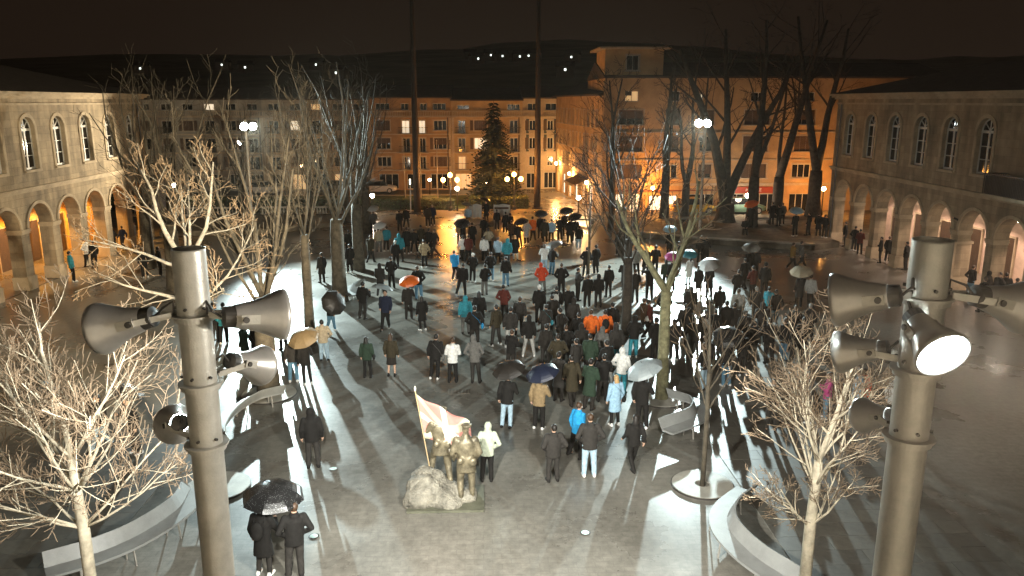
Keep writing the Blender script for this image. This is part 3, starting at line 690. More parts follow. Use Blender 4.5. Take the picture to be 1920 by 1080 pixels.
# birch-like tree on the round tree plate behind the left pole: long white limbs
BIRCH = dict(bend=.13, up=.05, levels=3, twlev=2, n=[6, 5, 3], t0=[.25, .25, .3], ang=[(30, 60), (30, 60), (25, 60)], len=[(.4, .6), (.4, .6), (.35, .55)], rr=.45, taper=.3, rmin=.006)
lim = [((-.62, -.1, .95), 2.7, .085, 3), ((-.95, -.2, .12), 2.7, .05, 3), ((.38, .15, .95), 2.8, .07, 3), ((.05, .4, 1), 2.4, .05, 3), ((.85, .2, .45), 2.4, .045, 2), ((-.5, .5, .8), 2.4, .05, 3), ((-.75, -.5, .05), 2.3, .06, 2), ((.6, -.4, .15), 2.2, .055, 2)]
tree('birch_tree', 'bare birch with long white limbs standing on a round tree plate', -7.2, 19.9, [(0, 0, -.1, .17), (-.02, 0, 3.2, .14), (.02, 0, 5.2, .12), (-.15, 0, 6.1, .11)], BIRCH, 31, mat('white_birch_bark', (.19, .175, .145), .75, var=.45, scale=7, bump=.3, bscale=30), TWIG, None, lim)

# the plane trees of the left row: thick mottled trunks, upright pollard limbs
POL = dict(bend=.10, up=.10, levels=2, twlev=1, n=[9, 4], t0=[.12, .2], ang=[(25, 60), (25, 60)], len=[(.16, .34), (.35, .6)], rr=.28, taper=.3, rmin=.008)
def plane(x, y, h0, top, r, nl, seed, label, spread=.42, lean=0.0, bark=BARK_PLANE, P=POL, group='plane trees in the rows on the square'):
    rg = random.Random(seed); lim = []
    for k in range(nl):
        a = 2 * math.pi * k / nl + rg.uniform(-.3, .3); s = spread * rg.uniform(.6, 1.35)
        lim.append(((math.cos(a) * s, math.sin(a) * s, 1), (top - h0) * rg.uniform(.8, 1.08), r * rg.uniform(.17, .29), 3 if k % 3 else 2))
    return tree('plane_tree', label, x, y, [(0, 0, -.1, r * 1.25), (lean * .3, 0, h0 * .35, r), (lean * .7, 0, h0 * .85, r * .95), (lean, 0, h0 + .1, r * .8)], P, seed, bark, bark, group, lim)
plane(-7.6, 26.9, 3.5, 9.8, .36, 7, 41, 'thick mottled plane tree rising from a round plate beside the grey curved bench', .5)
plane(-7.45, 33.3, 4.6, 10.8, .20, 7, 42, 'slim dark plane tree standing behind the tan umbrella', .4)
plane(-7.4, 40.5, 4.2, 12.0, .36, 8, 43, 'stout plane tree with upright limbs beside the white notice bench', .38)
plane(-7.6, 48.5, 4.0, 12.2, .34, 8, 44, 'plane tree farthest along the row with the birch', .36)
plane(-17.0, 43.5, 3.6, 12.0, .40, 9, 45, 'broad plane tree between the birch row and orange arcade', .42)
plane(-20.8, 49.5, 3.6, 12.5, .36, 8, 46, 'plane tree close to the orange arcade pillars', .4)
plane(-9.0, 62.5, 3.6, 12.6, .36, 8, 47, 'plane tree at the garden end of the row', .38)
plane(-13.5, 63.5, 3.4, 11.5, .30, 7, 48, 'plane tree between the far floodlight pole and garden', .4)
plane(-11.5, 68.5, 3.4, 11.0, .3, 7, 49, 'plane tree on the raised bed by the white globe lamp', .45)
plane(-20, 67.5, 3.4, 11.0, .3, 7, 50, 'plane tree on the raised bed near the striped umbrella', .45)
# right row
MOSS = mat('mossy_bark', (.20, .185, .10), .9, var=.5, scale=5, bump=.5, bscale=20)
FORK = dict(bend=.10, up=.08, levels=3, twlev=2, n=[5, 5, 3], t0=[.25, .2, .3], ang=[(25, 50), (28, 55), (25, 55)], len=[(.4, .6), (.35, .6), (.35, .6)], rr=.5, taper=.35, rmin=.009)
tree('plane_tree', 'mossy forked plane tree growing through a round plate by the bent bench', 6.3, 25.9, [(0, 0, -.1, .24), (0, 0, 1.5, .2), (.0, 0, 3.0, .19), (.0, 0, 3.9, .18)], FORK, 61, MOSS, TWIG, None,
    [((-.6, .1, 1), 3.6, .13, 3), ((.42, .2, 1), 4.0, .13, 3), ((.1, -.3, 1), 3.0, .07, 3)])
SAP = dict(bend=.05, up=.12, levels=2, twlev=1, n=[4, 3], t0=[.25, .3], ang=[(25, 45), (25, 45)], len=[(.35, .6), (.35, .6)], rr=.55, taper=.3, rmin=.006)
def sapling(x, y, h, r, seed, label, z=0.0):
    rg = random.Random(seed); lim = [((0, 0, 1), h * .42, r * .75, 3)]
    for k in range(9):
        a = rg.uniform(0, 6.28); s = rg.uniform(.35, .8); lim.append(((math.cos(a) * s, math.sin(a) * s, 1), h * rg.uniform(.26, .42), r * .45, 1 + k % 3))
    return tree('sapling', label, x, y, [(0, 0, -.1, r * 1.1), (.02, 0, h * .40, r), (.0, .02, h * .5, r * .9), (.01, 0, h * .6, r * .8)], SAP, seed, BARK_PLANE, TWIG, 'saplings in the tree rows', lim, z)
sapling(5.98, 19.5, 5.4, .065, 71, 'thin sapling standing in a large round tree plate')
sapling(6.34, 45.4, 5.6, .07, 72, 'thin sapling behind the grey umbrella couple')
plane(6.5, 33.9, 3.4, 7.4, .22, 5, 62, 'dark plane tree in the middle of the dense crowd', .5, bark=BARK_DARK, P=FORK)
plane(7.6, 39.8, 3.2, 7.8, .22, 5, 63, 'dark forked plane tree before the pink umbrella', .5, bark=BARK_DARK, P=FORK)
plane(9.6, 52.5, 3.2, 9.5, .22, 6, 64, 'low dark plane tree just before the terrace', .6, bark=BARK_DARK, P=FORK)
# tall dark trees on the terrace
TALL = dict(bend=.07, up=.05, levels=3, twlev=2, n=[7, 5, 3], t0=[.3, .25, .3], ang=[(25, 55), (28, 58), (25, 55)], len=[(.26, .46), (.35, .6), (.35, .55)], rr=.4, taper=.3, rmin=.014)
def tall(x, y, label, seed, r, h0, limbs, z=.4):
    return tree('tall_tree', label, x, y, [(0, 0, -.2, r * 1.35), (.0, 0, h0 * .4, r), (.0, 0, h0 * .8, r), (.0, 0, h0, r * .9)], TALL, seed, BARK_DARK, BARK_DARK, 'tall dark trees on the terrace', [((dx, dy, 1), L, rr, 3) for dx, dy, L, rr in limbs], z)
tall(20.4, 64.8, 'tall dark tree whose three thick stems spread from one base', 81, .75, 1.6, [(-.16, 0, 13, .50), (.05, .1, 14, .42), (.26, 0, 12, .45)])
tall(21.7, 62.0, 'tall dark straight tree before the orange kiosk dome', 82, .42, 4, [(.02, 0, 12, .36), (.3, .1, 9, .22)])
tall(29.0, 67.5, 'tall dark tree forking above the terrace by the pale umbrella', 83, .55, 4, [(-.12, 0, 13, .40), (.16, 0, 12, .38)])
tall(25.6, 67.0, 'tall dark leaning tree behind the white stone bench', 84, .45, 3.5, [(.22, 0, 13, .40), (-.1, .1, 9, .2)])
tall(15.8, 67.0, 'dark tree before the lit white shop window', 85, .36, 4, [(-.1, 0, 8, .3), (.22, 0, 7, .2)])
tall(17.2, 65.5, 'dark crooked tree beside the lit white shop window', 86, .33, 3, [(.18, 0, 7, .26), (-.28, .05, 6.5, .2)])
tall(11.7, 69.5, 'slender dark tree at the mouth of the side street', 87, .24, 4, [(0, 0, 8, .2), (.35, 0, 5, .11)], 0)
tall(10.6, 63.5, 'slim dark tree between the crowd and the side street', 88, .20, 3, [(.03, 0, 9, .18), (-.3, 0, 5, .1)], 0)

# the spruce in the garden
sp = thing('spruce_tree', 'dark conical spruce standing in the garden between the orange lamps', 'tree', (1.4, 79.5, 0))
MB().tube([(0, 0, -.1), (0, 0, 10.4)], [.22, .02], 8).build('trunk', BARK_DARK, sp)
rg = random.Random(90); cb = MB()
zz = .7
while zz < 10.1:
    f = 1 - zz / 10.5; rad = .25 + 3.4 * f ** .85; n = int(7 + 12 * f)
    for k in range(n):
        a = rg.uniform(0, 6.283); L = rad * rg.uniform(.7, 1.1); p0 = Vector((0, 0, zz + rg.uniform(-.1, .1)))
        d = Vector((math.cos(a), math.sin(a), 0)); w = Vector((-math.sin(a), math.cos(a), 0))
        for j in range(7):
            t = (j + 1) / 7; c = p0 + d * L * t + Vector((0, 0, -.42 * L * t * t + .12 * L * t))
            for s in (-1, 1):
                ln = (.22 + .5 * (1 - t)) * L * .5 * rg.uniform(.7, 1.2)
                e = c + w * s * ln + d * ln * .55 + Vector((0, 0, -.18 * ln + rg.uniform(-.05, .05)))
                q = c + d * .16
                cb.add([c, q, e, c + Vector((0, 0, -.14))], [(0, 1, 2), (0, 2, 3)])
    zz += .30
cb.build('crown', mat('spruce_needles', (.016, .024, .012), .8, var=.4, scale=1.5), sp)

# clipped hedges of the garden and the shrubs
LEAF = mat('dark_hedge_leaf', (.04, .055, .022), .7, var=.5, scale=3)
def leaf_box(name, label, x0, x1, y0, y1, z0, z1, n, cat='hedge', group=None, seed=1, size=.13):
    rg = random.Random(seed); b = MB()
    t = thing(name, label, cat, ((x0 + x1) / 2, (y0 + y1) / 2, 0), 0, group)
    W, D = (x1 - x0) / 2, (y1 - y0) / 2
    MB().box(-W + .12, W - .12, -D + .12, D - .12, z0, z1 - .12).build('branches', BARK_DARK, t)
    for k in range(n):
        f = rg.random(); 
        if f < .45: p = Vector((rg.uniform(-W, W), -D + rg.uniform(-.03, .12), rg.uniform(z0, z1)))
        elif f < .8: p = Vector((rg.uniform(-W, W), rg.uniform(-D, D), z1 + rg.uniform(-.12, .06)))
        else: p = Vector((rg.choice((-W, W)) + rg.uniform(-.1, .1), rg.uniform(-D, D), rg.uniform(z0, z1)))
        u = Vector((rg.gauss(0, 1), rg.gauss(0, 1), rg.gauss(0, 1))).normalized(); v = u.orthogonal().normalized(); s = size * rg.uniform(.6, 1.3)
        b.add([p - u * s, p + v * s * .5, p + u * s, p - v * s * .5], [(0, 1, 2, 3)])
    b.build('foliage', LEAF, t)
leaf_box('hedge', 'long dark clipped hedge in front of the lawn', -12, -2.6, 76.2, 77.1, 0, .95, 2600, seed=3)
leaf_box('hedge', 'dark hedge round the foot of the spruce', -1.0, 4.6, 76.6, 78.4, 0, 1.1, 2200, seed=4)
leaf_box('hedge', 'dark hedge behind the balustrade on the raised bed', -40, -13, 76.2, 77.1, 0, .95, 4200, seed=5, size=.16)
# ================================================================ POLES, LAMPS, BENCHES
STEEL = mat('galvanised_steel', (.46, .43, .38), .40, .35, var=.16, scale=5, bump=.15, bscale=60)
STEEL_D = mat('dark_lamp_housing', (.05, .045, .04), .5, .3, var=.2)
ALU = mat('lamp_aluminium', (.46, .43, .40), .34, .45, var=.1, scale=6)
def flood_head(pole, o, axis, arm_from, lit=False, size=1.0):
    """bell-shaped floodlight: dark gear housing, flared aluminium bell, rim, lens, stirrup with bolts"""
    a = Vector(axis).normalized(); o = Vector(o); k = size * .90
    h = MB().lathe([(.125 * k, -.02 * k), (.145 * k, .07 * k), (.165 * k, .17 * k), (.205 * k, .29 * k), (.262 * k, .42 * k), (.285 * k, .47 * k), (.285 * k, .515 * k), (.27 * k, .515 * k), (.245 * k, .45 * k)], o, a, 28, cap=False).build('floodlight', ALU, pole, True)
    MB().lathe([(.05 * k, -.15 * k), (.112 * k, -.13 * k), (.12 * k, -.02 * k), (.115 * k, .0)], o, a, 20).build('gear_housing', STEEL_D, h, False)
    MB().lathe([(.255 * k, .462 * k), (.255 * k, .472 * k)], o, a, 28).build('lens', GL_COOL if lit else mat('unlit_lens', (.12, .13, .13), .15, var=0), h)
    u = a.cross(Vector((0, 0, 1))).normalized(); b = MB(); bl = MB()
    p = o + a * .06 * k
    for s in (-1, 1):
        q = p + u * s * .175 * k
        bl.lathe([(.034 * k, 0), (.034 * k, .03 * k)], q, u * s, 10)
        b.bar(q, Vector(arm_from) + u * s * .05, .014, .055)
        b.bar(p + u * s * .172 * k - a * .04, p + u * s * .176 * k + a * .15 * k, .012, .10 * k)
    b.build('stirrup', STEEL, h); stuff(bl.build('bolt', STEEL_D, h))
    cb = MB().tube([o - a * .15 * k, o - a * .24 * k + Vector((0, 0, .06)), Vector(arm_from) + Vector((0, 0, .12)), Vector(arm_from)], .012, 5); cb.build('cable', STEEL_D, h)
    return h
def flood_pole(x, y, top, label, rings, r=.15):
    t = thing('floodlight_pole', label, 'pole', (x, y, 0), 0, 'floodlight poles of the square')
    MB().lathe([(r * 1.03, 0), (r * 1.03, 1.2), (r, 1.22), (r, 1.3), (r, top - .02), (r, top), (r - .012, top), (r - .012, top - .02), (r - .012, top - .5)], n=36, cap=False).build('shaft', STEEL, t, False)
    bpy.data.objects[t.children[-1].name].data.polygons.foreach_set('use_smooth', [True] * len(t.children[-1].data.polygons))
    MB().lathe([(r - .013, top - .42), (.001, top - .42)], n=24, cap=False).build('inner_cap', STEEL_D, t)
    MB().lathe([(.30, 0), (.30, .03)], n=20).build('base_plate', STEEL, t)
    for z in rings:
        g = MB().lathe([(r + .004, z - .045), (r + .03, z - .045), (r + .03, z + .0), (r + .055, z), (r + .055, z + .02), (r + .002, z + .02)], n=32, cap=False).build('clamp_ring', STEEL, t)
        bl = MB()
        for k in range(6):
            a = k * 1.047 + .4; bl.lathe([(.014, 0), (.014, .025)], (math.cos(a) * r, math.sin(a) * r, z + .09), (math.cos(a), math.sin(a), 0), 8)
        stuff(bl.build('bolt', STEEL_D, g))
    return t
PL = (-2.66, 7.18)
p = flood_pole(*PL, 8.9, 'steel pole with four bell floodlights beside the wide crowned young tree', [8.27, 7.6, 6.98, 1.2])
L = lambda x, y, z: (x - PL[0], y - PL[1], z)
flood_head(p, L(-3.10, 7.10, 8.26), (-.95, .12, -.24), L(-2.82, 7.12, 8.30), size=.95)
flood_head(p, L(-2.26, 7.12, 8.27), (.85, .50, -.10), L(-2.52, 7.12, 8.30), size=.95)
flood_head(p, L(-2.40, 7.45, 7.72), (.42, .80, -.38), L(-2.56, 7.28, 7.66), lit=True, size=.8)
flood_head(p, L(-2.98, 7.38, 7.12), (-.45, .78, -.36), L(-2.78, 7.25, 7.04), lit=True, size=.8)
PR = (3.53, 5.95)
p = flood_pole(*PR, 9.15, 'steel pole with five bell floodlights, one blazing lamp turned away from the square', [8.68, 8.08, 7.49, 1.2])
L = lambda x, y, z: (x - PR[0], y - PR[1], z)
flood_head(p, L(3.16, 5.86, 8.72), (-.80, .52, -.20), L(3.38, 5.9, 8.73), lit=True, size=.84)
flood_head(p, L(3.95, 5.86, 8.70), (.95, .1, -.25), L(3.68, 5.9, 8.72), size=.84)
flood_head(p, L(3.28, 6.12, 8.20), (-.72, .62, -.26), L(3.42, 6.03, 8.16), lit=True, size=.70)
flood_head(p, L(3.50, 6.24, 7.56), (-.35, .86, -.34), L(3.5, 6.08, 7.52), lit=True, size=.62)
flood_head(p, L(3.36, 5.72, 8.54), (.06, -.86, -.40), L(3.53, 5.82, 8.16), lit=True, size=.8)
# beams of the near poles: the heads turned to the square
spot('floodlight_beam', (-2.12, 8.0, 7.48), (2.5, 20.5, 0), 12500, NEUT, 74, .18, .55)
spot('floodlight_beam', (2.78, 6.62, 8.0), (-2.5, 20.5, 0), 11000, NEUT, 74, .18, .55)
spot('floodlight_beam', (3.22, 6.85, 7.3), (6.2, 16, 4.9), 1300, NEUT, 100, .18, .6)
spot('floodlight_beam', (-3.3, 7.95, 6.85), (-7.5, 15, 5.1), 1500, NEUT, 100, .18, .6)
# the sideways head: a beam on the hall with the orange walk, and its wide spill across the other pole and the young tree
spot('floodlight_beam', (2.72, 6.14, 8.60), (-25, 46, 7.5), 62000, (1.0, .82, .54), 46, .18, .6)
spot('floodlight_spill', (2.72, 6.15, 8.60), (-8, 9.0, 8.0), 1300, (1.0, .93, .80), 84, .18, .6)

# unseen hall added behind the camera, lit by the blazing lamp: its lit front throws soft light back on the poles
spot('floodlight_beam', (3.52, 5.2, 8.2), (1.0, -5, 7.0), 17000, (1.0, .96, .88), 110, .2, .5)
back = house('town_hall', 'unseen pale stone hall front added opposite the tower house to bounce light', 24, 72, -5.0, 15.0, facade_mat('pale_hall_stone', (.55, .46, .34)), [(28 + 5.0 * k, 1.4, 'dd', 0) for k in range(9)], [(9.6, 12.2), (5.4, 8.0)], rz=math.pi, depth=14)

spot('floodlight_beam', (-17.75, 59.7, 7.05), (-25, 47, 6.0), 9000, (1.0, .86, .62), 84, .15, .6)  # added beam, extra light on the front of the orange-walk hall
def far_pole(x, y, top, label, aim, third=False):
    p = flood_pole(x, y, top, label, [top - .45, top - 1.6], .11)
    a = (Vector((aim[0] - x, aim[1] - y, -top))).normalized()
    for s in (-.32, .32):
        u = Vector((a.y, -a.x, 0)).normalized()
        flood_head(p, tuple(u * s + a * .12 + Vector((0, 0, top - .35))), tuple(a), (0, 0, top - .4), lit=True, size=1.25)
    flood_head(p, (-.25, -.25, top - 1.55), (-.6, -.7, -.4), (0, 0, top - 1.6), lit=third, size=.7)
far_pole(-17.3, 60.3, 8.9, 'steel floodlight pole blazing behind the plane trees', (6, 26), True)  # third head is lit only to go with the added hall beam
far_pole(17.05, 60.3, 9.1, 'steel floodlight pole blazing beside the dark terrace trees', (-4, 26))

# round globe lamps and the ornate three-globe lamps
def globe_lamp(x, y, h, glass, power, col, label, r=.16, z=0.0, group=None):
    t = thing('globe_lamp', label, 'street lamp', (x, y, z), 0, group)
    MB().lathe([(.10, 0), (.10, .25), (.05, .35), (.04, h - r - .05), (.07, h - r)], n=10).build('post', IRON, t)
    MB().ell((0, 0, h), r, r, r, 14, 10).build('globe', glass, t, True)
    MB().lathe([(.05, h + r - .01), (.02, h + r + .07), (.001, h + r + .12)], n=8).build('finial', IRON, t)
    return point('lamp_light', (x, y, z + h), power, col, r + .02)
W_ = (1.0, .80, .58); O_ = (1.0, .38, .06)
globe_lamp(-9.95, 73.2, 1.75, GL_WHITE, 800, W_, 'white globe lamp on short post at the garden hedge', .2)
globe_lamp(-2.2, 75.7, 2.1, GL_WHITE, 900, W_, 'white globe lamp beside the ornate orange lamp', .2)
globe_lamp(9.0, 72.0, 1.6, GL_WHITE, 800, W_, 'white globe lamp at the mouth of the side street', .2)
globe_lamp(23.4, 68.2, 1.75, GL_WHITE, 1500, W_, 'white globe lamp on the terrace before the red shop sign', .22, .42)
globe_lamp(-31.2, 82, 1.9, GL_WHITE, 600, W_, 'white globe lamp on the lawn behind the arcade corner', .22)
globe_lamp(30.0, 68.0, 2.35, GL_WARM, 4200, O_, 'warm lamp on post at the arcade corner of the terrace', .18, .42)
globe_lamp(15.3, 69.6, 2.3, GL_WARM, 4200, O_, 'warm lamp on post before the shops under the tower', .16, .42)
globe_lamp(-5.6, 88.2, 1.75, GL_WARM, 1900, O_, 'warm lamp on post at the lawn edge by the road', .16)
globe_lamp(.75, 88.4, 1.45, GL_WARM, 1900, O_, 'warm lamp on post behind the spruce', .16)
globe_lamp(-20, 90, 3.2, GL_WARM, 500, (1, .7, .4), 'warm lamp on post before the grey houses', .16)
for (x, y, z, n) in ((8.75, 91.2, 3.4, 'farthest down the street'), (9.45, 84, 2.85, 'above the awning'), (10.35, 77.0, 2.6, 'nearest the square')):
    t = thing('wall_lamp', 'bright wall lamp on the side street front, ' + n, 'wall lamp', (x, y, z), 0, 'wall lamps of the side street')
    MB().tube([(0, 0, 0), (0, 0, .3), (.5, 0, .3)], .02, 6).build('bracket', IRON, t)
    MB().ell((0, 0, -.12), .15, .15, .18, 12, 8).build('globe', GL_WARM, t, True)
    point('lamp_light', (x, y, z - .12), 2200, (1.0, .50, .15), .19)
def ornate(x, y, label):
    t = thing('ornate_street_lamp', label, 'street lamp', (x, y, 0), 0, 'three globe street lamps')
    MB().lathe([(.22, 0), (.22, .3), (.12, .45), (.09, .9), (.06, 1.0), (.05, 2.5), (.1, 2.55), (.05, 2.65), (.04, 3.2)], n=12).build('post', IRON, t)
    for s in (-1, 1):
        MB().tube([(0, 0, 2.35), (s * .3, 0, 2.3), (s * .62, 0, 2.45), (s * .66, 0, 2.78)], .025, 6).build('arm', IRON, t)
    for (dx, z) in ((-.66, 2.95), (0, 3.4), (.66, 2.95)):
        MB().ell((dx, 0, z), .2, .2, .22, 14, 10).build('globe', GL_ORANGE, t, True)
        point('lamp_light', (x + dx, y, z), 2300, O_, .225)
ornate(-2.85, 77.0 - 1.5, 'ornate lamp of three orange globes beside the white globe lamp')
ornate(3.25, 77.0 - 1.0, 'ornate lamp of three orange globes near the spruce and side street')

# masts and flagpoles
for (x, y, h, r, lb) in ((-5.9, 73.9, 24, .30, 'very tall dark mast before the garden lawn'), (5.55, 76.8, 24, .30, 'very tall dark mast at the side street corner')):
    t = thing('tall_mast', lb, 'mast', (x, y, 0))
    MB().lathe([(r * 1.1, 0), (r, 6), (r * .7, 16), (r * .5, h)], n=14).build('shaft', mat('rusty_mast', (.06, .04, .026), .7, .2), t, True)
    MB().lathe([(r * 1.8, 0), (r * 1.8, .12)], n=14).build('base_plate', IRON, t)
for (x, lb) in ((-7.75, 'on the lawn nearest the plane trees'), (-6.1, 'on the lawn between the other two'), (-4.4, 'on the lawn nearest the orange lamp')):
    t = thing('flagpole', 'bare pale flagpole ' + lb, 'flagpole', (x, 82, .1), 0, 'flagpoles on the lawn')
    MB().lathe([(.06, 0), (.05, 3), (.035, 6.2)], n=10).build('shaft', mat('pale_pole', (.5, .42, .3), .4, .2), t, True)
    MB().ell((0, 0, 6.24), .07, .07, .07, 8, 6).build('finial', mat('pale_pole', (.5, .42, .3)), t)
t = thing('bollard_light', 'slim white light column before the lawn', 'light column', (-6.6, 74.9, 0))
MB().box(-.05, .05, -.05, .05, 0, 2.6).build('column', STEEL, t); MB().box(-.06, .06, -.06, .06, 2.6, 3.1).build('light_head', glow('column_glow', (1, .85, .6), 5), t)

# balustrade along the raised bed, baluster by baluster
BALM = mat('pale_balustrade_stone', (.5, .47, .42), .7, var=.2, scale=3)
def balustrade(x0, x1, y, z, label, seed):
    t = thing('balustrade', label, 'balustrade', (x0, y, z)); W = x1 - x0; rg = random.Random(seed)
    MB().box(0, W, -.14, .14, 0, .16).build('base_course', BALM, t); MB().box(0, W, -.15, .15, .68, .80).build('handrail', BALM, t)
    me = MB().lathe([(.075, .16), (.05, .22), (.085, .36), (.045, .55), (.07, .68)], n=8).mesh('baluster', BALM, True)
    k = .2
    while k < W - .1: link('baluster', me, t, (k, 0, 0)); k += .27
balustrade(-31, -20.2, 71.4, .2, 'pale stone balustrade behind the striped umbrella', 1)
balustrade(-19.8, -9.4, 71.6, .2, 'pale stone balustrade behind the plane trees and hedge', 2)

# curved benches: seat, leaning back, steel legs
BENCH = mat('pale_bench_composite', (.26, .265, .255), .45, var=.12, scale=3, bump=.15, bscale=25)
def smooth_path(P, n=22):
    P = [Vector((*q, 0)) for q in P]; out = []
    Q = [P[0] * 2 - P[1]] + P + [P[-1] * 2 - P[-2]]
    for i in range(1, len(Q) - 2):
        for k in range(n // (len(P) - 1)):
            t = k / (n // (len(P) - 1)); a, b, c, d = Q[i - 1], Q[i], Q[i + 1], Q[i + 2]
            out.append(.5 * ((2 * b) + (c - a) * t + (2 * a - 5 * b + 4 * c - d) * t * t + (3 * b - a - 3 * c + d) * t ** 3))
    out.append(P[-1]); return out
def ribbon(path, prof):
    """sweep a closed profile (offset sideways, height) along the path"""
    b = MB(); vs = []; n = len(prof)
    for i, p in enumerate(path):
        d = (path[min(i + 1, len(path) - 1)] - path[max(i - 1, 0)]).normalized(); s = Vector((d.y, -d.x, 0))
        for (o, z) in prof: vs.append(p + s * o + Vector((0, 0, z)))
    fs = [(i * n + k, i * n + (k + 1) % n, (i + 1) * n + (k + 1) % n, (i + 1) * n + k) for i in range(len(path) - 1) for k in range(n)]
    fs += [tuple(range(n)), tuple(range((len(path) - 1) * n + n - 1, (len(path) - 1) * n - 1, -1))]
    return b.add(vs, fs)
def bench(label, pts, back=1, w=.44):
    path = smooth_path(pts); o = path[0].copy(); path = [p - o for p in path]
    t = thing('curved_bench', label, 'bench', (o.x, o.y, 0), 0, 'curved benches along the tree rows')
    ribbon(path, [(-w / 2, .40), (w / 2, .40), (w / 2, .46), (-w / 2, .46)]).build('seat', BENCH, t, False)
    s = back
    pr = [(s * (w / 2 - .02), .465), (s * (w / 2 + .02), .465), (s * (w / 2 + .17), .76), (s * (w / 2 + .13), .775)]
    ribbon(path, pr if s > 0 else pr[::-1]).build('backrest', BENCH, t, False)
    for i in range(2, len(path) - 1, 5):
        d = (path[i + 1] - path[i - 1]).normalized(); sd = Vector((d.y, -d.x, 0)); l = MB()
        l.bar(path[i] + sd * w * .36 + Vector((0, 0, .41)), path[i] + sd * w * .46, .03, .03); l.bar(path[i] - sd * w * .36 + Vector((0, 0, .41)), path[i] - sd * w * .46, .03, .03)
        l.build('leg', STEEL, t)
bench('grey curved bench by the thick plane tree plate', [(-6.95, 26.1), (-7.75, 25.4), (-8.15, 23.9), (-8.05, 22.2), (-7.6, 21.2)], -1)
bench('grey curved bench sweeping away from the birch plate', [(-7.35, 19.0), (-7.3, 17.9), (-7.75, 16.7), (-8.4, 15.9), (-9.3, 15.3)], 1)
bench('grey bent bench beside the mossy forked tree', [(6.5, 25.2), (7.2, 24.3), (6.9, 23.1), (5.6, 22.1)], 1)
bench('grey winding bench below the sapling plate', [(6.75, 18.4), (5.9, 17.5), (5.55, 16.5), (5.75, 15.3), (6.3, 14.2)], -1)
bench('white bench behind the stout plane tree', [(-6.7, 42.6), (-7.2, 41.2), (-6.6, 39.9)], -1)
# round tree plates, ground lights, cover
PLATE = mat('weathered_tree_plate', (.33, .31, .265), .55, .1, var=.2, scale=2, bump=.2, bscale=20)
for (x, y, r, lb) in ((-7.2, 19.9, .85, 'round tree plate under the white birch'), (-7.6, 26.9, .95, 'round tree plate under the thick plane tree'), (5.98, 19.5, .82, 'round tree plate under the thin sapling'), (6.3, 25.9, .85, 'round tree plate under the mossy forked tree')):
    t = thing('tree_plate', lb, 'tree grate', (x, y, 0), 0, 'round tree plates')
    MB().lathe([(.20, .02), (r, .02), (r, .06), (.20, .06), (.20, .02)], n=40, cap=False).build('disc', PLATE, t)
    MB().lathe([(r + .002, .0), (r + .03, .0), (r + .03, .045), (r + .002, .045)], n=40, cap=False).build('rim', STEEL_D, t)
for (x, y, lb) in ((-4.26, 20.9, 'by the man in the black hooded jacket'), (-4.08, 17.3, 'beside the couple under the black umbrella'), (2.47, 17.2, 'alone on the open paving')):
    t = thing('ground_light', 'round glass ground light set in the paving ' + lb, 'ground light', (x, y, .004), 0, 'ground lights set in the paving')
    MB().lathe([(.13, .0), (.13, .012), (.10, .014)], n=20).build('ring', STEEL_D, t); MB().lathe([(.095, .015), (.085, .022)], n=20).build('glass', mat('pale_green_glass', (.55, .75, .7), .1, var=0, emit=(.8, 1, .95), estr=.25), t)
t = thing('access_cover', 'rectangular metal access cover in the paving behind the statue', 'access cover', (-.85, 26.9, .005))
MB().box(-.42, .42, -.22, .22, 0, .012).build('plate', mat('cast_iron_cover', (.12, .105, .085), .5, .4, var=.3, scale=12), t)
fr = MB()
for k in range(7): fr.box(-.38 + k * .12, -.34 + k * .12, -.19, .19, .012, .02)
fr.build('rib', mat('cast_iron_rib', (.2, .18, .15), .5, .4), t)

# white slab benches on the terrace, barrier
for (x, y, w, lb) in ((17.3, 64.0, 2.2, 'white slab bench beside the crooked tree'), (22.9, 63.6, 2.2, 'white slab bench behind the seated person'), (8.6, 66.5, 2.6, 'white slab bench at the crowd edge by the side street')):
    z = .42 if x > 11 else .0
    t = thing('slab_bench', lb, 'bench', (x, y, z), 0, 'white slab benches')
    MB().box(-w / 2, w / 2, -.3, .3, .36, .50).build('seat', BENCH, t)
    for s in (-1, 1): MB().box(s * w * .36 - .12, s * w * .36 + .12, -.22, .22, 0, .36).build('leg', STEEL_D, t)

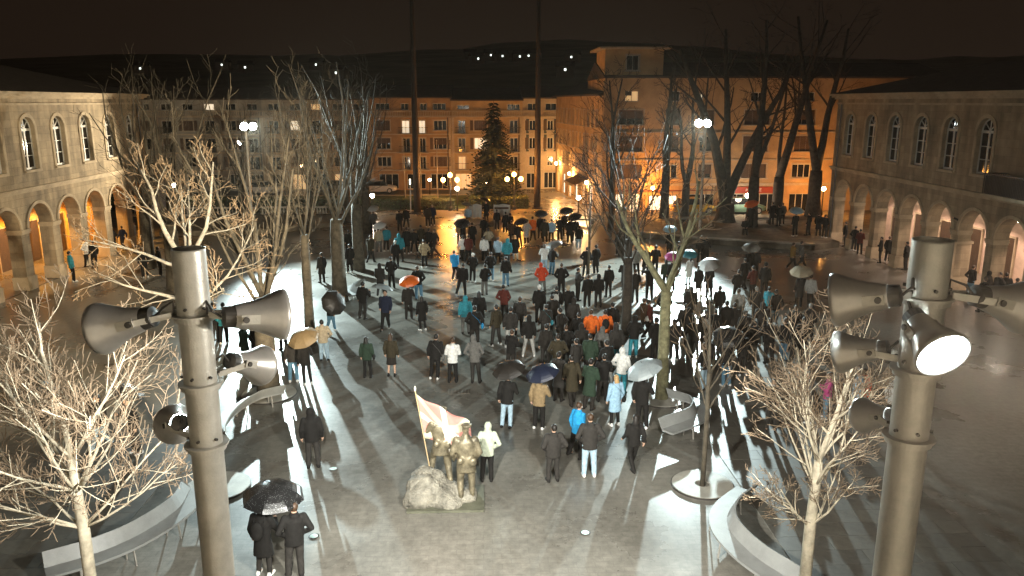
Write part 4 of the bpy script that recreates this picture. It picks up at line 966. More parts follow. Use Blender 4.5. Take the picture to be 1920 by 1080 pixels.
# parked cars
def car(x, y, rz, col, label, z=0.0):
    t = thing('parked_car', label, 'car', (x, y, z), rz, 'parked cars')
    P = mat('car_paint_%d_%d_%d' % tuple(int(v * 100) for v in col), col, .3, .2, var=0)
    b = MB(); secs = [(-2.05, .35, .62, .70), (-1.95, .28, .78, .80), (-1.2, .24, .86, .84), (0, .22, .88, .86), (1.1, .24, .86, .84), (1.85, .28, .74, .78), (2.02, .36, .6, .68)]
    vs = []
    for (u, z0, z1, w) in secs: vs += [(u, -w, z0), (u, -w * 1.02, (z0 + z1) / 2), (u, -w * .92, z1), (u, w * .92, z1), (u, w * 1.02, (z0 + z1) / 2), (u, w, z0)]
    fs = [(i * 6 + k, i * 6 + (k + 1) % 6, (i + 1) * 6 + (k + 1) % 6, (i + 1) * 6 + k) for i in range(len(secs) - 1) for k in range(6)] + [(0, 1, 2, 3, 4, 5), tuple(range(41, 35, -1))]
    b.add(vs, fs).build('body', P, t, False)
    MB().add([(-1.55, -.74, .86), (1.0, -.74, .86), (.45, -.6, 1.38), (-1.1, -.6, 1.38), (-1.55, .74, .86), (1.0, .74, .86), (.45, .6, 1.38), (-1.1, .6, 1.38)], [(0, 1, 2, 3), (5, 4, 7, 6), (1, 5, 6, 2), (4, 0, 3, 7)]).build('windows', GLASS, t)
    MB().box(-1.12, .47, -.61, .61, 1.381, 1.42).build('roof', P, t)
    for sx in (-1.25, 1.3):
        for sy in (-.78, .78):
            w = MB().lathe([(.31, -.1), (.31, .1)], (sx, sy, .31), (0, 1, 0), 16).build('wheel', mat('tyre', (.02, .02, .02), .8, var=0), t)
            MB().lathe([(.19, -.105), (.19, .105)], (sx, sy, .31), (0, 1, 0), 12).build('rim', ALU, w)
    for sy in (-.55, .55): MB().ell((1.95, sy, .62), .07, .16, .08, 8, 6).build('headlight', mat('headlight_glass', (.7, .7, .65), .1, var=0), t)
    MB().box(-2.07, -2.0, -.3, .3, .5, .62).build('number_plate', mat('plate_white', (.7, .7, .66), .5, var=0), t)
    return t
car(-11.6, 91.2, 0, (.6, .58, .55), 'white car parked before the ochre house'); car(-16.4, 91.3, 0, (.08, .08, .09), 'black car parked before the grey house')
car(18.9, 69.7, R(8), (.55, .33, .02), 'yellow car parked before the shops', .42); car(23.4, 69.8, R(4), (.12, .2, .15), 'dull green car parked before the shops', .42)
car(-24.5, 90.6, 0, (.5, .5, .5), 'silver car parked on the road behind the plane trees')
# ================================================================ PEOPLE
SKIN = mat('skin', (.52, .33, .23), .55, var=.08)
EYE = mat('eye_dark', (.02, .015, .01), .3, var=0)
HAIRM = {'black': mat('black_hair', (.014, .011, .009), .55, var=.2), 'brown': mat('brown_hair', (.06, .032, .016), .55, var=.25), 'blonde': mat('blonde_hair', (.42, .26, .11), .55, var=.25), 'grey': mat('grey_hair', (.3, .28, .25), .6, var=.2)}
_D = bpy.context.evaluated_depsgraph_get
def remesh(b, voxel, ratio=.5, floor=False):
    me = b.mesh('tmp'); o = bpy.data.objects.new('tmp', me); C.objects.link(o)
    m = o.modifiers.new('r', 'REMESH'); m.mode = 'VOXEL'; m.voxel_size = voxel; m.use_smooth_shade = True
    s = o.modifiers.new('s', 'SMOOTH'); s.factor = .5; s.iterations = 3
    d = o.modifiers.new('d', 'DECIMATE'); d.ratio = ratio
    out = bpy.data.meshes.new_from_object(o.evaluated_get(bpy.context.evaluated_depsgraph_get()))
    bpy.data.objects.remove(o); bpy.data.meshes.remove(me)
    if floor:
        for v in out.vertices: v.co.z = max(v.co.z, 0.0)
    out.materials.clear(); out.materials.append(None)
    out.polygons.foreach_set('use_smooth', [True] * len(out.polygons))
    return out
def limb(b, a, c, ra, rc, n=10):
    a = Vector(a); c = Vector(c); b.tube([a, a.lerp(c, .5), c], [ra, (ra + rc) / 2, rc], n); b.ell(a, ra, ra, ra, n, 7); b.ell(c, rc, rc, rc, n, 7)
def rings(b, R_, n=14):
    vs = []; 
    for (cx, cy, z, rx, ry) in R_:
        for k in range(n): a = 2 * math.pi * k / n; vs.append((cx + rx * math.cos(a), cy + ry * math.sin(a), z))
    m = len(R_)
    fs = [(i * n + k, i * n + (k + 1) % n, (i + 1) * n + (k + 1) % n, (i + 1) * n + k) for i in range(m - 1) for k in range(n)] + [tuple(range(n - 1, -1, -1)), tuple(range((m - 1) * n, m * n))]
    b.add(vs, fs)

# joints by pose: (shoulder), elbow, hand per side; hip, knee, ankle per side.  Facing +Y.
def joints(pose):
    J = {}
    for s in (-1, 1):
        sh = (s * .185, 0, 1.425)
        el, ha = (s * .265, -.04, 1.13), (s * .27, .06, .87)
        hp, kn, an = (s * .09, 0, .90), (s * .115, .015, .48), (s * .13, -.02, .08)
        if pose == 'pocket': el, ha = (s * .33, -.10, 1.16), (s * .20, .09, .98)
        elif pose == 'fold': el, ha = (s * .29, .07, 1.13), (s * -.03, .23, 1.17)
        elif pose == 'phone': el, ha = (s * .26, .06, 1.12), (s * .06, .30, 1.25)
        elif pose == 'up': el, ha = (s * .33, .18, 1.42), (s * .13, .26, 1.66)
        elif pose == 'hold' and s == 1: el, ha = (.29, .10, 1.13), (.17, .27, 1.30)
        elif pose == 'wide': hp, kn, an = (s * .1, 0, .89), (s * .17, .01, .47), (s * .235, -.02, .08)
        elif pose == 'walk':
            el, ha = (s * .25, -.06 - s * .10, 1.14), (s * .25, .06 - s * .2, .92)
            kn, an = (s * .10, .12 if s == 1 else .03, .50), (s * .10, .30 if s == 1 else -.30, .09 if s == 1 else .13)
        elif pose == 'sit':
            sh = (s * .185, .0, 1.0); el, ha = (s * .26, .05, .74), (s * .12, .30, .62); hp, kn, an = (s * .09, .02, .50), (s * .13, .45, .50), (s * .14, .42, .08)
        J[s] = (sh, el, ha, hp, kn, an)
    return J
def dz(pose): return -.42 if pose == 'sit' else 0.0
CACHE = {}
def cached(f):
    def g(*a):
        k = (f.__name__, *a)
        if k not in CACHE: CACHE[k] = f(*a)
        return CACHE[k]
    return g
@cached
def body_mesh(pose):
    J = joints(pose); o = dz(pose); b = MB()
    rings(b, [(0, 0, .86 + o, .15, .11), (0, 0, 1.0 + o, .145, .105), (0, 0, 1.2 + o, .16, .11), (0, 0, 1.38 + o, .17, .105), (0, -.005, 1.46 + o, .09, .075), (0, 0, 1.56 + o, .055, .058)])
    b.ell((0, .012, 1.655 + o), .077, .098, .118, 14, 10); b.ell((0, .045, 1.585 + o), .05, .058, .055, 10, 7)   # skull, jaw
    b.ell((0, .112, 1.635 + o), .016, .028, .03, 8, 6)                                                           # nose
    for s in (-1, 1):
        b.ell((s * .079, .0, 1.645 + o), .014, .024, .034, 8, 6)
        sh, el, ha, hp, kn, an = J[s]
        limb(b, sh, el, .05, .04); limb(b, el, ha, .042, .028); limb(b, hp, kn, .085, .055); limb(b, kn, an, .055, .04)
        limb(b, an, (an[0] + s * .01, an[1] + .14, .045), .04, .03)
    m0 = remesh(b, .02, .45)
    # hands: palm, four unequal bent fingers, thumb from the side of the palm
    h = MB()
    for s in (-1, 1):
        sh, el, ha, *_ = J[s]
        el, ha = Vector(el), Vector(ha); d = (ha - el).normalized(); w = Vector((0, 1, 0)) - d * d.y
        if w.length < .3: w = Vector((s, 0, 0)) - d * d.x * s
        w.normalize(); n = d.cross(w)
        if n.x * s > 0: n = -n                                        # palm normal, towards the body
        base = ha - d * .02
        h.tube([base, base + d * .05, base + d * .10], [.028, .038, .034], 8)
        for k, (off, L) in enumerate(((-.027, .062), (-.009, .075), (.009, .07), (.027, .055))):
            p = base + d * .095 + w * -off
            c = .75 if pose in ('hold', 'phone', 'up') else .3
            q = p + (d * (1 - c * .4) + n * c * .7).normalized() * L * .5; e = q + (d * (.8 - c) + n * c * 1.3).normalized() * L * .5
            h.tube([p - d * .02, p, q, e], [.009, .0095, .0085, .006], 5)
        p = base + d * .03 + w * .03; q = p + (d * .6 + w * .7 + n * .3).normalized() * .035; h.tube([p - w * .02, p, q, q + (d * .9 + n * .4).normalized() * .03], [.012, .011, .010, .007], 5)
    h.cur = 1
    for s in (-1, 1): h.ell((s * .031, .098, 1.662 + o), .012, .008, .008, 6, 4)
    h.tube([(-.024, .100, 1.588 + o), (0, .107, 1.587 + o), (.024, .100, 1.588 + o)], .005, 4)
    hm = h.mesh('hands', [SKIN, EYE], True)
    bm = bmesh.new(); bm.from_mesh(m0); n0 = len(bm.faces)
    bm.from_mesh(hm); bm.faces.ensure_lookup_table()
    out = bpy.data.meshes.new('body'); bm.to_mesh(out); bm.free()
    out.materials.append(SKIN); out.materials.append(EYE); out.polygons.foreach_set('use_smooth', [True] * len(out.polygons))
    bpy.data.meshes.remove(m0); bpy.data.meshes.remove(hm)
    out['hand'] = list(Vector(J[1][2])); return out
@cached
def jacket_mesh(pose, kind):
    """kind: jacket, hood (hood up), coat (to the knee), puffer"""
    J = joints(pose); o = dz(pose); b = MB(); f = 1.14 if kind == 'puffer' else 1.0
    low = .79 if kind != 'coat' else .52
    if pose == 'sit': low = max(low, .86)
    R_ = [(0, 0, low + o, .20 * f if kind != 'coat' else .235, .15 * f if kind != 'coat' else .18)]
    if kind == 'coat' and pose != 'sit': R_.append((0, 0, .8 + o, .205, .155))
    R_ += [(0, 0, .96 + o, .192 * f, .142 * f), (0, 0, 1.2 + o, .205 * f, .148 * f), (0, -.008, 1.36 + o, .205 * f, .14), (0, -.008, 1.44 + o, .15, .105), (0, -.005, 1.51 + o, .088, .088), (0, .0, 1.55 + o, .078, .08)]
    rings(b, R_)
    for s in (-1, 1):
        sh, el, ha, *_ = J[s]; ha = Vector(el).lerp(Vector(ha), .9)
        limb(b, sh, el, .082 * f, .066 * f); limb(b, el, ha, .066 * f, .050 * f)
    if kind == 'hood':
        b.ell((0, -.028, 1.66 + o), .112, .118, .142, 14, 10); rings(b, [(0, -.01, 1.47 + o, .12, .10), (0, -.015, 1.58 + o, .10, .10)])
    else:
        b.ell((0, -.085, 1.49 + o), .10, .05, .05, 10, 7)       # collar roll at the back
    return remesh(b, .022, .42)
@cached
def trousers_mesh(pose, kind):
    J = joints(pose); o = dz(pose); b = MB()
    if kind == 'skirt':
        rings(b, [(0, 0, .50, .215, .18), (0, 0, .8, .19, .15), (0, 0, 1.0, .155, .12)]); return remesh(b, .022, .4)
    rings(b, [(0, 0, .82 + o, .165, .125), (0, 0, .92 + o, .178, .135), (0, 0, 1.02 + o, .165, .12)])
    f = .84 if kind == 'slim' else 1.0
    for s in (-1, 1):
        *_, hp, kn, an = J[s]
        limb(b, hp, kn, .108 * f, .080 * f); limb(b, kn, an, .080 * f, .066 * f)
    return remesh(b, .022, .42)
@cached
def shoe_mesh(pose, s):
    b = MB(); an = joints(pose)[s][5]; z = an[2] - .035
    limb(b, (an[0], an[1] - .05, z), (an[0] + s * .02, an[1] + .15, z - .008), .05, .042); limb(b, (an[0], an[1] - .02, z + .02), (an[0], an[1] - .01, z + .06), .05, .05)
    return remesh(b, .018, .5, True)
@cached
def hair_mesh(pose, kind):
    o = dz(pose); b = MB()
    b.ell((0, -.012, 1.675 + o), .088, .104, .112, 14, 10)
    if kind == 'long': rings(b, [(0, -.075, 1.36 + o, .075, .035), (0, -.075, 1.5 + o, .095, .05), (0, -.04, 1.64 + o, .092, .085)])
    if kind == 'cap': b.ell((0, -.0, 1.70 + o), .097, .112, .095, 14, 10); rings(b, [(0, .0, 1.665 + o, .10, .115), (0, .0, 1.70 + o, .10, .115)])
    m = remesh(b, .02, .5)
    return m
@cached
def pack_mesh(kind):
    b = MB(); b.ell((0, -.22, 1.22), .15, .10, .23, 12, 9); b.ell((0, -.29, 1.13), .10, .05, .11, 10, 7)
    for s in (-1, 1): b.tube([(s * .11, -.16, 1.38), (s * .12, .0, 1.47), (s * .12, .15, 1.33), (s * .13, .05, 1.1), (s * .12, -.15, 1.05)], .018, 6)
    return remesh(b, .02, .5)
@cached
def bag_mesh(kind):
    b = MB(); b.ell((.30, -.02, .92), .06, .16, .13, 10, 8); b.tube([(.28, -.14, .98), (.15, -.16, 1.2), (-.1, -.15, 1.45), (-.13, .02, 1.51)], .013, 5); b.tube([(.28, .1, .98), (.15, .17, 1.2), (-.1, .15, 1.42), (-.13, .02, 1.51)], .013, 5)
    return remesh(b, .016, .5)
@cached
def mask_mesh(pose):
    o = dz(pose); b = MB(); b.ell((0, .085, 1.605 + o), .055, .045, .045, 12, 8); return remesh(b, .014, .6)

COL = {'black': (.012, .011, .010), 'dark': (.022, .019, .016), 'charcoal': (.03, .027, .024), 'grey': (.12, .115, .105), 'light grey': (.38, .37, .34), 'white': (.72, .71, .67), 'cream': (.42, .35, .24), 'beige': (.40, .33, .23),
       'blue': (.02, .27, .55), 'light blue': (.30, .47, .60), 'teal': (.03, .22, .27), 'denim': (.09, .19, .27), 'pale denim': (.33, .45, .53), 'red': (.50, .055, .02), 'orange': (.72, .14, .02), 'maroon': (.10, .022, .016),
       'green': (.025, .045, .028), 'pale green': (.46, .50, .39), 'olive': (.04, .032, .018), 'brown': (.06, .034, .018), 'pink': (.45, .06, .20), 'navy': (.015, .02, .04), 'yellow': (.25, .15, .04), 'tan': (.24, .17, .09)}
def cloth(c): return mat('cloth_' + c.replace(' ', '_'), COL[c], .85, var=.22, scale=14, bump=.5, bscale=9, spec=.25)
def cloth_slot(o, m):
    o.material_slots[0].link = 'OBJECT'; o.material_slots[0].material = m
PLAID = None
def plaid():
    global PLAID
    if PLAID: return PLAID
    m = bpy.data.materials.new('cream_plaid_cloth'); m.use_nodes = True; nt, b = nodes_of(m)
    tc = nt.nodes.new('ShaderNodeTexCoord'); w1 = nt.nodes.new('ShaderNodeTexWave'); w2 = nt.nodes.new('ShaderNodeTexWave')
    w1.bands_direction = 'Z'; w2.bands_direction = 'X'
    for w in (w1, w2): w.inputs['Scale'].default_value = 3.4; nt.links.new(tc.outputs['Object'], w.inputs['Vector'])
    mn = nt.nodes.new('ShaderNodeMath'); mn.operation = 'MINIMUM'; nt.links.new(w1.outputs['Fac'], mn.inputs[0]); nt.links.new(w2.outputs['Fac'], mn.inputs[1])
    r = nt.nodes.new('ShaderNodeValToRGB'); r.color_ramp.elements[0].position = .08; r.color_ramp.elements[1].position = .22; r.color_ramp.elements[0].color = (.12, .07, .03, 1); r.color_ramp.elements[1].color = (.58, .46, .28, 1)
    nt.links.new(mn.outputs[0], r.inputs['Fac']); nt.links.new(r.outputs['Color'], b.inputs['Base Color']); b.inputs['Roughness'].default_value = .85
    PLAID = m; return m

# umbrellas: eight curved panels between ribs, shaft, crook handle
@cached
def canopy_mesh(r):
    n, m = 8, 6; vs = []; fs = []; sub = 4; N = n * sub
    for i in range(m + 1):
        t = i / m
        for k in range(N):
            a = 2 * math.pi * k / N; ph = (k % sub) / sub; sag = 4 * ph * (1 - ph)
            rr = r * math.sin(t * 1.22) / math.sin(1.22) * (1 - .075 * sag * t); z = -.36 * r * (1 - math.cos(t * 1.22)) / (1 - math.cos(1.22)) * 1.25 - .028 * r * sag * t * t
            vs.append((rr * math.cos(a), rr * math.sin(a), z))
    for i in range(m):
        for k in range(N): fs.append((i * N + k, i * N + (k + 1) % N, (i + 1) * N + (k + 1) % N, (i + 1) * N + k))
    q = len(vs); vs2 = [(x, y, z - .004) for x, y, z in vs]; fs2 = [tuple(j + q for j in reversed(f)) for f in fs]
    rim = [(m * N + k, m * N + (k + 1) % N, q + m * N + (k + 1) % N, q + m * N + k) for k in range(N)]
    me = bpy.data.meshes.new('canopy'); me.from_pydata(vs + vs2, [], fs + fs2 + rim); me.materials.append(None); me.update(); return me
@cached
def rib_mesh(r):
    b = MB(); pts = []
    for i in range(7):
        t = i / 6; pts.append((r * math.sin(t * 1.22) / math.sin(1.22), 0, -.45 * r * (1 - math.cos(t * 1.22)) / (1 - math.cos(1.22)) - .010))
    b.tube(pts, .004, 4); b.tube([(0, 0, -.33 * r), (pts[3][0], 0, pts[3][2])], .003, 4); return b.mesh('rib', STEEL_D)
@cached
def shaft_mesh(L): return MB().tube([(0, 0, .06), (0, 0, -L)], .007, 6).mesh('shaft', STEEL_D)
@cached
def handle_mesh(L): return MB().tube([(0, 0, -L + .08), (0, 0, -L - .04), (.02, 0, -L - .09), (.06, 0, -L - .09), (.075, 0, -L - .05)], .013, 6).mesh('handle', mat('umbrella_handle', (.03, .02, .015), .4, var=0))
def umb_mat(c, rough=.45):
    m = mat('umbrella_' + c.replace(' ', '_'), {'clear': (.28, .32, .33), 'white': (.62, .62, .6), 'striped': (.40, .38, .40)}.get(c) or COL[c], rough, var=.12, scale=6, bump=.2, bscale=60)
    return m
def umbrella(x, y, z, col, label, r=.52, tilt=(0, 0), rz=0.0, L=.85):
    """z: height of the top; the shaft runs down L to the hand"""
    t = thing('umbrella', label, 'umbrella', (x, y, z), 0, 'umbrellas held in the crowd')
    t.rotation_euler = (R(tilt[0]), R(tilt[1]), rz)
    c = link('canopy', canopy_mesh(r), t); cloth_slot(c, umb_mat(col))
    for k in range(8): link('rib', rib_mesh(r), t, None, (0, 0, k * math.pi / 4))
    link('shaft', shaft_mesh(L), t); link('handle', handle_mesh(L), t)
    return t

def person(x, y, rz, label, jc, jk='jacket', tc='dark', tk='trousers', head='brown', pose='down', h=1.0, sh='black', extra=(), z=0.0):
    """jc/jk jacket colour and kind; head: hair colour, '<colour> cap', 'long <colour>' or None under a hood"""
    t = thing('person', label, 'person', (x, y, z), rz, 'people gathered on the square')
    t.scale = (h * rnd.uniform(.98, 1.06), h * rnd.uniform(.98, 1.06), h)
    link('body', body_mesh(pose), t)
    j = link('coat' if jk == 'coat' else 'jacket', jacket_mesh(pose, jk), t); cloth_slot(j, plaid() if jc == 'plaid' else cloth(jc))
    q = link('skirt' if tk == 'skirt' else 'trousers', trousers_mesh(pose, tk), t); cloth_slot(q, cloth(tc))
    for k in (-1, 1): s = link('shoe', shoe_mesh(pose, k), t); cloth_slot(s, cloth(sh))
    if head and jk != 'hood':
        if head.endswith('cap'):
            hh = link('cap', hair_mesh(pose, 'cap'), t); cloth_slot(hh, cloth(head[:-4]))
        elif head.startswith('long'):
            hh = link('hair', hair_mesh(pose, 'long'), t); cloth_slot(hh, HAIRM[head[5:]])
        else:
            hh = link('hair', hair_mesh(pose, 'short'), t); cloth_slot(hh, HAIRM[head])
    for e in extra:
        if e == 'mask': o = link('face_mask', mask_mesh(pose), t); cloth_slot(o, cloth('white'))
        elif e.startswith('pack'): o = link('backpack', pack_mesh('p'), t); cloth_slot(o, cloth(e[5:] or 'black'))
        elif e.startswith('bag'): o = link('shoulder_bag', bag_mesh('b'), t); cloth_slot(o, cloth(e[4:] or 'tan'))
    return t
